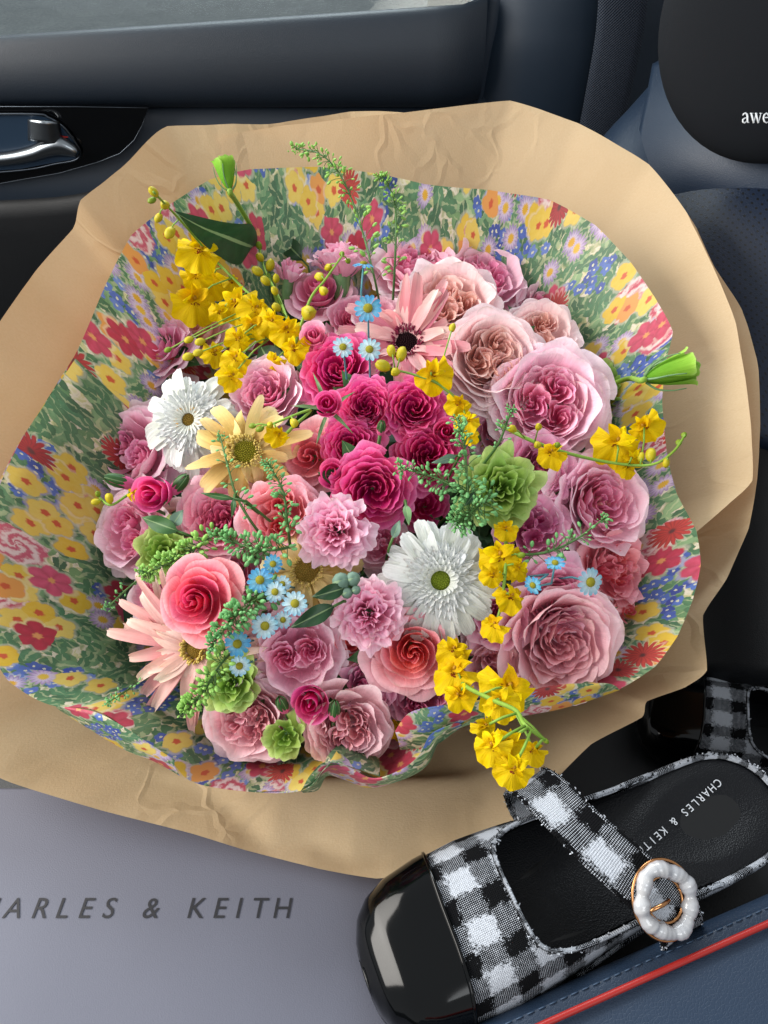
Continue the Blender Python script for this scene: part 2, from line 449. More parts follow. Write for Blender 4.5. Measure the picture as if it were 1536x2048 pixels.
M['white_print'] = plain('white_print', '#d8dce0', .5)
# serif letters a w e as strokes: thick and thin strokes with slab feet
mb = MB()
def pil_pt(x, y):
    px, py = 1484+x*.84, 246-y*1.08
    d = ray(px, py)
    # on the pillow front surface: solve numerically
    lo, hi = .45, .60
    for _ in range(30):
        m_ = (lo+hi)/2; q = EYE+d*m_-pc
        a_, b_, c_ = q.dot(er)/PX, q.dot(eu)/PY, q.dot(pn)/.038
        r2 = a_*a_+b_*b_
        h = (max(0., 1-r2))**.4
        if c_ > h: lo = m_
        else: hi = m_
    return EYE+d*(hi-.0012)
def stroke(pts, w0, w1=None):
    n = len(pts)
    mb.tube([pil_pt(*p) for p in pts], [(w0 if w1 is None else lerp(w0, w1, math.sin(PI*k/(n-1))))*.55/FPX for k in range(n)], 6)
stroke([(2, 14), (4, 17), (8, 18), (12, 16), (13, 12), (13, 4), (14, 1), (17, 1)], 1.2, 2.2)
stroke([(13, 10), (7, 9), (2, 6), (2, 2), (6, 0), (10, 2), (13, 5)], 1.0, 1.9)
stroke([(19, 18), (27, 18)], .9); stroke([(31, 18), (37, 18)], .9); stroke([(42, 18), (48, 18)], .9)
stroke([(22, 18), (25, 9), (28, 0)], 2.0); stroke([(28, 0), (31, 9), (33, 16)], 1.0)
stroke([(33, 18), (36, 9), (39, 0)], 2.0); stroke([(39, 0), (43, 11), (45, 18)], 1.0)
stroke([(52, 10), (64, 10), (63, 15), (58, 18), (53, 15), (51, 9), (53, 3), (58, 0), (64, 3)], 1.1, 2.0)
mb.build('lettering', M['white_print'], pw)

# ---------------------------------------------------------------- shoe box and console
ZB = .172
con = thing('centre_console', 'black padded centre console under the shoe box and shoes', 'console')
bevel(MB().box((-.45, -.25, -.2), (.45, .17, .045)).build('console_body', M['dark'], con), .02)
bevel(MB().box((.02, -.02, .047), (.42, .165, .150)).build('console_tray', M['black_plastic'], con), .015)
# armrest with red piping, at an angle
arm = thing('padded_armrest', 'navy leather armrest cushion edged with red piping beside the shoe', 'armrest')
A0, A1 = at_z(1030, 2075, .215), at_z(1700, 1775, .215)
ad = (A1-A0); ad.normalize(); an = Vector((ad.y, -ad.x, 0))     # an points towards the camera
def armfn(a, b):
    p = A0-ad*.05+ad*(a*.36)
    prof = [(-.013, -.10), (-.0145, -.05), (-.013, -.015), (-.008, -.003), (.0, 0.), (.05, .004), (.12, .002), (.2, -.01)]
    y = b*(len(prof)-1); i = min(int(y), len(prof)-2); q = cr(prof, i, y-i)
    p = p+an*q[0]; 
    return (p.x, p.y, .213+q[1]+.004*math.sin(a*3))
MB().grid(armfn, 30, 42).build('cushion', M['seat'], arm)
MB().tube([(A0-ad*.05+ad*(k/30*.36)+Vector((0, 0, .0025+.004*math.sin(k/30*3)-.001))) for k in range(31)], .0016, 10).build('piping', M['red'], arm)
for sgn in (-1, 1):
    pass
st = MB()
for k in range(60):
    p = A0-ad*.05+ad*(k/60*.36)-an*.0065; z = .213-.0005+.004*math.sin(k/60*3)
    q = p+ad*.0038
    st.tube([(p.x, p.y, z), ((p.x+q.x)/2, (p.y+q.y)/2, z+.0005), (q.x, q.y, z)], .00035, 5)
st.build('stitching', plain('blue_thread', '#31465e', .6), arm, kind='stuff')

t = NT('lilac_card'); oc = t.coord(); nz = t.noise(oc, 1600., 2.); big = t.noise(oc, 12., 3.)
M['card'] = t.end(t.pbr(Base_Color=t.mix(big.outputs[0], C('#676976'), C('#60626f')), Roughness=.62, Specular_IOR_Level=.35, Normal=t.bump(nz.outputs[0], .35, .0005)))
sb = thing('shoe_box', 'pale grey lilac cardboard shoe box with black printed lettering under the kraft paper', 'shoe box')
bx0, bx1, by0, by1 = -.325, .004, -.09, .181
bevel(MB().box((bx0+.002, by0+.002, .048), (bx1-.002, by1-.002, ZB-.03)).build('base', M['card'], sb), .001)
bevel(MB().box((bx0, by0, ZB-.029), (bx1, by1, ZB)).build('lid', M['card'], sb), .0022, 3)
mb = MB()
cx = dict(zip(range(15), [-78, -30, 21, 75, 120, 166, 213, 0, 298, 0, 388, 436, 474, 515, 562]))
def boxplace(k):
    p = at_z(cx[k], 1836, ZB+.0004); sz = 36/FPX*depth(p)/.72*1.02
    return p, Vector((1, 0, 0)), Vector((0, 1, 0)), sz*1.06
letters(mb, 'CHARLES & KEITH', boxplace, .13)
mb.build('lettering', plain('black_ink', '#15151c', .5), sb, smooth=False)
CACHE.clear()
# ---------------------------------------------------------------- shoes
t = NT('tweed'); uv = t.coord('UV')
nz = t.noise(uv, 170., 6., .78); nz2 = t.noise(uv, 1500., 2.)
dv = t.n('ShaderNodeVectorMath', {0: nz.outputs['Color'], 1: (.5, .5, .5)}, operation='SUBTRACT')
dv = t.n('ShaderNodeVectorMath', {0: dv.outputs[0], 1: (.015, .015, 0)}, operation='MULTIPLY')
uvd = t.n('ShaderNodeVectorMath', {0: uv, 1: dv.outputs[0]}, operation='ADD')
s = t.n('ShaderNodeSeparateXYZ', {0: uvd.outputs[0]})
jag = t.noise(uv, 900., 4., .8)
def half(x, per):
    f_ = t.math('FRACT', t.math('MULTIPLY', x, 1/per))
    tri = t.math('MULTIPLY', t.math('ABSOLUTE', t.math('SUBTRACT', f_, .5)), 2.)      # 0 in the middle of a block, 1 between
    return t.math('MULTIPLY', t.math('SUBTRACT', t.math('MULTIPLY_ADD', jag.outputs[0], .8, .16), tri), 36., clamp=True)
a_, b_ = half(s.outputs[0], .026), half(s.outputs[1], .026)
s2 = t.n('ShaderNodeSeparateXYZ', {0: uv})
wv = t.math('MULTIPLY', t.math('SINE', t.math('MULTIPLY', t.math('ADD', s2.outputs[0], s2.outputs[1]), 2*PI/.0019)), t.math('SINE', t.math('MULTIPLY', t.math('SUBTRACT', s2.outputs[0], s2.outputs[1]), 2*PI/.0019)))
spk = t.math('GREATER_THAN', t.math('ADD', wv, t.math('MULTIPLY_ADD', nz.outputs[0], 1.6, -.75)), .38)
both = t.math('MULTIPLY', a_, b_); one = t.math('ABSOLUTE', t.math('SUBTRACT', a_, b_))
val = t.math('MAXIMUM', both, t.math('MULTIPLY', one, spk))
col = t.mix(t.math('MULTIPLY', val, t.math('MULTIPLY_ADD', wv, .16, t.math('MULTIPLY_ADD', nz2.outputs[0], .6, .5)), clamp=True), C('#07080b'), C('#ccd2dc'))
hh = t.math('ADD', t.math('MULTIPLY', val, .8), t.math('ADD', t.math('MULTIPLY', wv, .25), t.math('MULTIPLY', nz2.outputs[0], .8)))
M['tweed'] = t.end(t.pbr(Base_Color=col, Roughness=.92, Specular_IOR_Level=.15, Normal=t.bump(hh, .9, .0011)))
M['patent'] = plain('patent_black', '#020304', .09, .32)
t = NT('insole_leather'); oc = t.coord(); v = t.n('ShaderNodeTexVoronoi', {'Vector': oc, 'Scale': 1100.}); n3 = t.noise(oc, 45., 4.)
M['insole'] = t.end(t.pbr(Base_Color=C('#07090e'), Roughness=t.math('MULTIPLY_ADD', n3.outputs[0], .2, .33), Specular_IOR_Level=.28, Normal=t.bump(t.math('ADD', v.outputs[0], t.math('MULTIPLY', n3.outputs[0], 1.5)), .35, .0008)))
M['rubber'] = plain('black_rubber', '#060709', .35, .5)
t = NT('pearl'); fr_ = t.n('ShaderNodeLayerWeight', {0: .35}); pn_ = t.noise(t.coord(), 160., 3.)
pcx = t.mix(fr_.outputs[1], C('#a9aeb6'), C('#827e8a')); pcx = t.mix(t.math('MULTIPLY', pn_.outputs[0], .5), pcx, C('#c8c0b6'))
M['pearl'] = t.end(t.pbr(Base_Color=pcx, Roughness=.2, Coat_Weight=.8, Coat_Roughness=.1, Specular_IOR_Level=.6))
M['gold'] = plain('rose_gold', '#c08a5c', .22, .5, Metallic=1.0)
M['silver_print'] = plain('silver_print', '#c6cad0', .35, .5)

OUT = [(0, .0), (.0012, .016), (.006, .027), (.014, .0345), (.026, .0395), (.045, .0425), (.07, .0435), (.10, .041), (.13, .037), (.17, .0335), (.21, .0335), (.235, .032), (.25, .027), (.26, .018), (.2645, .009), (.266, 0)]
LEN = .266
def halfw(x):
    x = max(0., min(LEN, x))
    for k in range(len(OUT)-1):
        if x <= OUT[k+1][0]:
            a, b = OUT[k], OUT[k+1]; tt = (x-a[0])/(b[0]-a[0]); return lerp(a[1], b[1], tt)
    return 0.
def outline(n=96, inset=0.):
    side = spline([(x, w) for x, w in OUT], n//2)
    ring = side+[(x, -w) for x, w in side[::-1]][1:-1]
    if inset:
        c = [((x-.13)*(1-inset/.133)+.13, w*(1-inset/.04)) for x, w in ring]; return c
    return ring
def slab(mb, ring, zf0, zf1, rings=1, top=True):
    n = len(ring); vs = []; fs = []
    for (x, y) in ring: vs.append((x, y, zf0(x)))
    for (x, y) in ring: vs.append((x, y, zf1(x)))
    fs = [(i, (i+1) % n, n+(i+1) % n, n+i) for i in range(n)]
    fs.append(tuple(range(n-1, -1, -1)))
    mb.add(vs, fs)
    cap = len(mb.v)
    return mb
def instep(x): return .004*smoothst(.10, .2, x)      # sole rises a little to the heel
def make_shoe(m4, label):
    sh = thing('slip_on_shoe', label, 'shoe', m4, 'pair of tweed slip-on shoes')
    ring = outline()
    mb = MB(); n = len(ring)
    vs = [(x, y, 0.) for x, y in ring]+[(x, y, .0075+instep(x)) for x, y in ring]
    mb.add(vs, [(i, (i+1) % n, n+(i+1) % n, n+i) for i in range(n)]+[tuple(range(n-1, -1, -1)), tuple(range(n, 2*n))])
    bevel(mb.build('outsole', M['rubber'], sh, smooth=False), .0012, 2)
    hb_ = MB(); rg = [(x, y) for x, y in outline(96, .003) if x > .185]
    hb_.add([(x, y, -.012) for x, y in rg]+[(x, y, -.0005) for x, y in rg], [(i, (i+1) % len(rg), len(rg)+(i+1) % len(rg), len(rg)+i) for i in range(len(rg))]+[tuple(range(len(rg)-1, -1, -1)), tuple(range(len(rg), 2*len(rg)))])
    hb_.build('heel', M['rubber'], sh, smooth=False)
    # upper: arched shell; side rims run back along the foot
    HT = [(0, .014), (.006, .022), (.015, .0285), (.03, .034), (.05, .039), (.08, .045), (.11, .044), (.15, .036), (.2, .030)]
    def hgt(x): return spl_y(HT, x)
    def spl_y(P, x):
        for k in range(len(P)-1):
            if x <= P[k+1][0]:
                tt = (x-P[k][0])/(P[k+1][0]-P[k][0]); return cr(P, k, tt)[1]
        return P[-1][1]
    def shell(x, a, off=0.):
        w = halfw(max(x, .0006))+off; h = hgt(x)+off
        ca, sa = math.cos(a), math.sin(a)
        y = w*math.copysign(abs(ca)**.62, ca); z = h*abs(sa)**.72
        return (x, y, .0075+instep(x)+z)
    XC = .047
    cap = MB().grid(lambda a, b: shell(lerp(0, XC+.006*(1-2*a), b**1.5), PI*a, .0013), 48, 22)
    cap.build('toe_cap', M['patent'], sh)
    CE = MB().tube([shell(XC+.006*(1-2*k/40), PI*k/40, .0012) for k in range(41)], .0011, 6); CE.build('toe_cap_seam', M['patent'], sh)
    def xend(a): return .081+.012*math.cos(a)**2+.11*abs(math.cos(a))**5.5
    vp = MB().grid(lambda a, b: shell(lerp(XC-.004+.006*(1-2*a), xend(PI*a), b), PI*a), 64, 26)
    vp.uv = [(q[0]+.004, q[1]+math.copysign(1, q[1])*(hgt(q[0])+.0075-q[2])+.1) for q in vp.v]
    solid(vp.build('vamp', M['tweed'], sh), .0014)
    rim = MB().tube([shell(xend(PI*k/120), PI*k/120, .0004) for k in range(121)], .0013, 7)
    rim.uv = [(v*.34, u*.01+.003) for u, v in rim.uv]
    rim.build('vamp_binding', M['tweed'], sh)
    # lining under the vamp
    ln = MB().grid(lambda a, b: shell(lerp(.012, xend(PI*a)-.003, b), PI*a, -.0028), 40, 14); ln.build('lining', M['insole'], sh)
    # insole with padded ridge around the heel
    IN = outline(96, .0022)
    mb = MB(); vs = []; K = 10
    for j in range(K+1):
        f = j/K
        for (x, y) in IN:
            xx = lerp(x, .13+(x-.13)*.02, 1-f) if False else .14+(x-.14)*max(f, .001); yy = y*max(f, .001)
            cup = -.0035*math.exp(-((xx-.222)/.03)**2-(yy/.016)**2)+.0016*math.exp(-((math.hypot((xx-.215)*.62, yy)-.0225)/.0045)**2)
            vs.append((xx, yy, .0095+instep(xx)+cup))
    fs = [(j*n+i, j*n+(i+1) % n, (j+1)*n+(i+1) % n, (j+1)*n+i) for j in range(K) for i in range(n)]
    nn = len(IN); fs = [(j*nn+i, j*nn+(i+1) % nn, (j+1)*nn+(i+1) % nn, (j+1)*nn+i) for j in range(K) for i in range(nn)]
    mb.add(vs, fs); mb.build('insole', M['insole'], sh)
    # tweed band around the footbed at the heel
    bp = [p for p in outline(160, -.0006) if p[0] > .10]
    k0 = max(range(len(bp)), key=lambda k: (bp[k][1] > 0)*(1-bp[k][0]))
    side = spline([(x, w) for x, w in OUT], 120); side = [(x, w) for x, w in side if x > .10]
    loop = side+[(x, -w) for x, w in side[::-1]][1:]
    bd = MB(); nl = len(loop)-1
    prof = [(.0008, .0055), (.0022, .0085), (.0016, .0115), (-.0006, .0123), (-.0022, .0105)]
    def bfn(a, b):
        k = int(round(a*nl)); x, y = loop[k]; d = Vector(((x-.2)*.6 if x > .2 else 0, y, 0)); d.normalize()
        y_ = b*(len(prof)-1); i = min(int(y_), len(prof)-2); q = cr(prof, i, y_-i)
        return (x+d.x*q[0], y+d.y*q[0], q[1]+instep(x))
    bd.grid(bfn, nl, 8); bd.uv = [(a*.42, b*.012+.004) for a, b in bd.uv]
    bd.build('footbed_binding', M['tweed'], sh)
    # strap
    sp = spline([(.127, .038, .009), (.123, .049, .020), (.121, .0535, .035), (.121, .049, .048), (.124, .034, .0565), (.129, .014, .060), (.137, -.006, .060), (.146, -.024, .056), (.153, -.038, .050), (.158, -.047, .036), (.160, -.047, .012)], 48)
    stp = MB(); HW = .0128
    def sfn(a, b):
        k = int(round(a*48)); p = Vector(sp[k]); tg = (Vector(sp[min(48, k+1)])-Vector(sp[max(0, k-1)])).normalized()
        ax = Vector((1, .12, 0)); ax = (ax-tg*ax.dot(tg)).normalized(); nn_ = tg.cross(ax)
        e = 2*b-1
        return p+ax*(HW*e)+nn_*(-.0008*(1-e*e))
    stp.grid(sfn, 48, 8); stp.uv = [(a*.155, b*.0256+.0045) for a, b in stp.uv]
    solid(stp.build('strap', M['tweed'], sh), .0016, 0)
    for e in (0., 1.):
        eb = MB().tube([sfn(k/48, e) for k in range(49)], .0011, 6); eb.uv = [(v*.155+.01*e, u*.006+.002) for u, v in eb.uv]
        eb.build('strap_edge', M['tweed'], sh)
    # loose boucle fibres along the tweed edges
    rf = random.Random(8); fz = MB()
    def fuzz(p, n_, sp_):
        for _ in range(n_):
            q0 = Vector(p)+Vector((rf.gauss(0, 1), rf.gauss(0, 1), rf.gauss(0, 1)))*.0006; q1 = q0+Vector((rf.gauss(0, 1), rf.gauss(0, 1), rf.gauss(0, .7)+.4))*sp_; q2 = q1+Vector((rf.gauss(0, 1), rf.gauss(0, 1), rf.gauss(0, 1)))*sp_
            k_ = len(fz.v); fz.tube([q0, q1, q2], .00034, 3, False)
            u0 = rf.random()*.3; fz.uv[k_:] = [(u0, u0*.7)]*(len(fz.v)-k_)
    for k in range(240): fuzz(shell(xend(PI*k/240), PI*k/240, .0004), 3, .0005)
    for e_ in (0., 1.):
        for k in range(130): fuzz(sfn(min(1., k/130), e_), 3, .0005)
    for k in range(0, nl, 1): fuzz(bfn(k/nl, .6), 3, .0005)
    fz.build('boucle_fibres', M['tweed'], sh, kind='stuff')
    # pearl buckle
    bc = Vector((.151, -.031, .0545)); bz = Vector((.05, -.55, .83)).normalized()
    bx_ = Vector((1, .2, 0)); bx_ = (bx_-bz*bx_.dot(bz)).normalized(); by_ = bz.cross(bx_)
    pr = MB(); NS = 120
    def bfn2(a, b):
        an = 2*PI*a; R0 = .0148*(1+.05*math.cos(4*an)); lob = abs(math.cos(4.5*an+.4+.5*math.sin(2*an)))**.8
        tr = .0029+.0012*lob+.0003*math.sin(7*an+1)+.0001*math.sin(31*an); c_ = bx_*(math.cos(an)*R0*.93)+by_*(math.sin(an)*R0*1.06)
        o_ = (bx_*math.cos(an)+by_*math.sin(an))
        ph = 2*PI*b
        return bc+c_+o_*(tr*1.05*math.cos(ph))+bz*(tr*math.sin(ph)+.003)
    pr.grid(bfn2, NS, 14); pb = pr.build('buckle', M['pearl'], sh)
    for R1 in (.0108, .0189):
        gd = MB().tube([bc+bx_*(math.cos(2*PI*k/60)*R1*.93)+by_*(math.sin(2*PI*k/60)*R1*1.06)+bz*.0012 for k in range(61)], .0008, 6)
        gd.build('rim', M['gold'], pb)
    MB().tube([bc+bx_*-.0115+by_*.003+bz*.006, bc+bx_*-.004+by_*.0015+bz*.0062, bc+bx_*.001+bz*.004], .0011, 6).build('prong', M['gold'], pb)
    # gold-silver print on the insole, reading from heel to toe
    lt = MB(); tx = 'CHARLES & KEITH'
    P0, P1 = Vector((.236, .0165, .0)), Vector((.170, .001, 0))
    d_ = (P1-P0).normalized(); up_ = Vector((-d_.y, d_.x, 0))
    def ip(k):
        p = P0.lerp(P1, k/14); cup = -.0035*math.exp(-((p.x-.222)/.03)**2-(p.y/.016)**2)+.0016*math.exp(-((math.hypot((p.x-.215)*.62, p.y)-.0225)/.0045)**2)
        return Vector((p.x, p.y, .0101+instep(p.x)+cup)), d_, up_, .0064
    letters(lt, tx, ip)
    lt.build('lettering', M['silver_print'], sh, smooth=False)
    return sh
SA = math.radians(22.3)
toe = at_z(705, 1880, .2)
off = Vector((-math.sin(SA)*-.018, math.cos(SA)*-.018, 0))
make_shoe(Matrix.Translation((toe.x+off.x, toe.y+off.y, .1795)) @ Matrix.Rotation(SA, 4, 'Z'), 'black and white tweed slip-on shoe with patent toe cap and pearl buckle beside the box')
make_shoe(Matrix.Translation((.232, .312, -.006)) @ Matrix.Rotation(math.radians(-15), 4, 'Z'), 'second tweed shoe of the pair, half hidden in the dark beyond the first')
# ---------------------------------------------------------------- wrapping papers
def kraft_mat():
    t = NT('kraft_paper'); oc = t.coord('Object'); uv = t.coord('UV')
    f1 = t.noise(uv, 700., 4., .6); f2 = t.noise(uv, 14., 3.); f3 = t.noise(t.n('ShaderNodeVectorMath', {0: uv, 1: (160., 2400., 1.)}, operation='MULTIPLY').outputs[0], 1., 2.)
    c = t.mix(f2.outputs[0], C('#d8c5a6'), C('#cdb591'))
    c = t.mix(t.math('MULTIPLY', f1.outputs[0], .45), c, C('#b4915f'))
    cw = t.n('ShaderNodeVectorMath', {0: uv, 1: t.n('ShaderNodeVectorMath', {0: t.noise(uv, 22., 2.).outputs['Color'], 1: (.05, .05, 0)}, operation='MULTIPLY').outputs[0]}, operation='ADD').outputs[0]
    ck = t.n('ShaderNodeTexVoronoi', {'Vector': cw, 'Scale': 26.}, feature='DISTANCE_TO_EDGE')
    crease = t.math('MULTIPLY', t.math('SUBTRACT', 1., t.math('MULTIPLY', ck.outputs[0], 9., clamp=True)), t.math('MULTIPLY', t.math('SUBTRACT', t.noise(uv, 7., 2.).outputs[0], .48), 5., clamp=True))
    cr1 = t.n('ShaderNodeTexVoronoi', {'Vector': t.n('ShaderNodeVectorMath', {0: uv, 1: t.noise(uv, 9., 2.).outputs['Color']}, operation='ADD').outputs[0], 'Scale': 9.}, feature='F1')
    h = t.math('ADD', t.math('MULTIPLY', f1.outputs[0], .1), t.math('ADD', t.math('MULTIPLY', f3.outputs[0], .05), t.math('ADD', t.math('MULTIPLY', cr1.outputs[0], .2), t.math('MULTIPLY', crease, .65))))
    sh = t.pbr(Base_Color=c, Roughness=.75, Specular_IOR_Level=.25, Normal=t.bump(h, .32, .006))
    return t.end(t.trans(sh, C('#e29a52'), .22))
M['kraft'] = kraft_mat()

def print_mat():
    """flat printed meadow pattern: layers of drawn leaves and flowers on a cream ground"""
    t = NT('floral_print'); uv0 = t.n('ShaderNodeVectorMath', {0: t.coord('UV'), 1: (1.22, 1.22, 0)}, operation='MULTIPLY').outputs[0]
    nz = t.noise(uv0, 150., 3., .6)
    dv = t.n('ShaderNodeVectorMath', {0: nz.outputs['Color'], 1: (.5, .5, .5)}, operation='SUBTRACT')
    def warped(off, amp):
        a = t.n('ShaderNodeVectorMath', {0: dv.outputs[0], 1: (amp, amp, 0)}, operation='MULTIPLY')
        b = t.n('ShaderNodeVectorMath', {0: uv0, 1: a.outputs[0]}, operation='ADD')
        return t.n('ShaderNodeVectorMath', {0: b.outputs[0], 1: off}, operation='ADD').outputs[0]
    def layer(scale, off, rad, npet, lobe, warp, maskscale, lo, seed, rnd=.8, power=1.):
        v = warped(off, warp)
        vo = t.n('ShaderNodeTexVoronoi', {'Vector': v, 'Scale': scale, 'Randomness': rnd}, voronoi_dimensions='2D')
        loc = t.n('ShaderNodeVectorMath', {0: v, 1: vo.outputs['Position']}, operation='SUBTRACT')
        s = t.n('ShaderNodeSeparateXYZ', {0: loc.outputs[0]})
        rgb = t.n('ShaderNodeSeparateColor', {0: vo.outputs['Color']})
        d = t.math('MULTIPLY', t.math('SQRT', t.math('ADD', t.math('MULTIPLY', s.outputs[0], s.outputs[0]), t.math('MULTIPLY', s.outputs[1], s.outputs[1]))), scale)
        ang = t.math('ADD', t.math('ARCTAN2', s.outputs[1], s.outputs[0]), t.math('MULTIPLY', rgb.outputs[0], 6.28))
        pet = t.math('ABSOLUTE', t.math('COSINE', t.math('MULTIPLY', ang, npet/2)))
        if power != 1.: pet = t.math('POWER', pet, power)
        rr = t.math('MULTIPLY_ADD', pet, rad*lobe, rad*(1-lobe))
        rel = t.math('DIVIDE', d, rr)
        m = t.math('MULTIPLY', t.math('SUBTRACT', 1., rel), 9., clamp=True)
        if maskscale:
            mn = t.noise(t.n('ShaderNodeVectorMath', {0: vo.outputs['Position'], 1: (seed, seed*1.7, 0)}, operation='ADD').outputs[0], maskscale, 1.)
            m = t.math('MULTIPLY', m, t.math('GREATER_THAN', mn.outputs[0], lo))
        layer.on = t.math('GREATER_THAN', mn.outputs[0], lo) if maskscale else 1.
        return m, rel, d, rgb, pet, ang
    def halo(rel, maskm, c): return t.mix(t.math('MULTIPLY', t.math('MULTIPLY', t.math('SUBTRACT', 1.22, rel), 7., clamp=True), t.math('MULTIPLY', maskm, .38)), c, C('#f3ead6'))
    paint = t.noise(uv0, 260., 4., .7).outputs[0]
    c = t.ramp(t.noise(uv0, 75., 4., .6, 1.5).outputs[0], [(.30, C('#7f9a68')), (.42, C('#c4c49a')), (.50, C('#ece4d2')), (.58, C('#d8d49c')), (.70, C('#8fae7c'))])
    def fine(rgb, a, b, pv=.8): return t.mix(t.math('MULTIPLY_ADD', paint, pv, t.math('MULTIPLY_ADD', rgb.outputs[1], .7, -.4), clamp=True), C(a), C(b))
    # leaves
    for sc, off, lo, ca, cb_, np_ in ((58., (.31, .7, 0), .22, '#2f7048', '#8fb878', 2), (44., (.11, .2, 0), .25, '#3d8058', '#a8cb92', 3), (80., (.57, .41, 0), .30, '#22603e', '#5c9868', 2)):
        m, rel, d, rgb, pet, ang = layer(sc, off, .66, np_, .80, .006, 16., lo, sc, power=1.3)
        lc = t.mix(t.math('MULTIPLY', t.math('POWER', rel, 6.), .5, clamp=True), fine(rgb, ca, cb_), C('#123c26'))
        vein = t.math('MULTIPLY', t.math('GREATER_THAN', pet, .985), .5)
        c = t.mix(m, c, t.mix(vein, lc, C('#cfd8a8')))
    # blue clusters
    m, rel, d, rgb, pet, ang = layer(135., (.9, .13, 0), .58, 5, .3, .004, 19., .58, 3.1)
    c = t.mix(m, c, t.mix(t.math('LESS_THAN', rel, .22), fine(rgb, '#1f3f9c', '#5b86d8'), C('#dfe0c0')))
    m, rel, d, rgb, pet, ang = layer(110., (.2, .53, 0), .52, 5, .3, .004, 19., .62, 9.4)
    c = t.mix(m, c, t.mix(t.math('LESS_THAN', rel, .22), fine(rgb, '#2a4fb4', '#7fa0e0'), C('#dfe0c0')))
    # pink and white roses drawn with swirls
    m, rel, d, rgb, pet, ang = layer(31., (.65, .37, 0), .47, 7, .12, .008, 21., .61, 5.7)
    sw = t.math('SINE', t.math('ADD', t.math('MULTIPLY', t.math('POWER', rel, .7), 15.), t.math('ADD', t.math('MULTIPLY', ang, 3.), t.math('MULTIPLY', paint, 7.))))
    c = t.mix(m, c, t.mix(t.math('MULTIPLY_ADD', sw, .6, .5, clamp=True), fine(rgb, '#c23a5a', '#d96a86'), C('#f0d6d6')))
    # purple asters
    m, rel, d, rgb, pet, ang = layer(62., (.44, .91, 0), .52, 15, .34, .002, 15., .55, 7.3)
    c = halo(rel, layer.on, c)
    pc_ = t.mix(t.math('POWER', rel, 2.2), C('#e6d8ec'), fine(rgb, '#5a3a9c', '#b07ac8'))
    c = t.mix(m, c, t.mix(t.math('MULTIPLY', t.math('SUBTRACT', .42, rel), 14., clamp=True), pc_, fine(rgb, '#e0a818', '#f2cf4a')))
    # yellow blooms
    for off, sd, lo in (((.15, .33, 0), 2.2, .555), ((.77, .66, 0), 6.1, .60)):
        m, rel, d, rgb, pet, ang = layer(50., off, .49, 5, .24, .004, 19., lo, sd)
        c = halo(rel, layer.on, c)
        yc = fine(rgb, '#e8c02c', '#f4e080')
        yc = t.mix(t.math('MULTIPLY', t.math('GREATER_THAN', rgb.outputs[2], .88), 1.), yc, C('#eaa04e'))
        yc = t.mix(t.math('MULTIPLY', t.math('SUBTRACT', rel, .86), 4., clamp=True), yc, C('#d09a20'))
        c = t.mix(m, c, t.mix(t.math('MULTIPLY', t.math('SUBTRACT', .30, rel), 9., clamp=True), yc, C('#d3532a')))
    # red and crimson flowers
    m, rel, d, rgb, pet, ang = layer(38., (.52, .08, 0), .47, 6, .28, .004, 19., .59, 1.3)
    c = halo(rel, layer.on, c)
    rc = fine(rgb, '#c01440', '#e8608a')
    c = t.mix(m, c, t.mix(t.math('MULTIPLY', t.math('SUBTRACT', .24, rel), 9., clamp=True), t.mix(t.math('MULTIPLY', t.math('SUBTRACT', 1., pet), .4), rc, C('#8c1030')), C('#e8a060')))
    m, rel, d, rgb, pet, ang = layer(40., (.28, .82, 0), .50, 17, .4, .003, 21., .615, 8.8)
    c = halo(rel, layer.on, c)
    rc = fine(rgb, '#b0182c', '#e04a3c')
    rc = t.mix(t.math('MULTIPLY', t.math('SUBTRACT', 1., pet), .6), rc, C('#6e0c1c'))
    c = t.mix(m, c, t.mix(t.math('MULTIPLY', t.math('SUBTRACT', .22, rel), 9., clamp=True), rc, C('#5a1420')))
    soft = t.mix(.06, t.n('ShaderNodeHueSaturation', {'Value': .80, 'Saturation': 1.02, 'Color': c}).outputs[0], C('#e8e0d0'))
    sh = t.pbr(Base_Color=soft, Roughness=.42, Specular_IOR_Level=.4, Normal=t.bump(t.noise(uv0, 30., 3.).outputs[0], .15, .004))
    return t.end(t.trans(sh, soft, .22))
M['floral'] = print_mat()

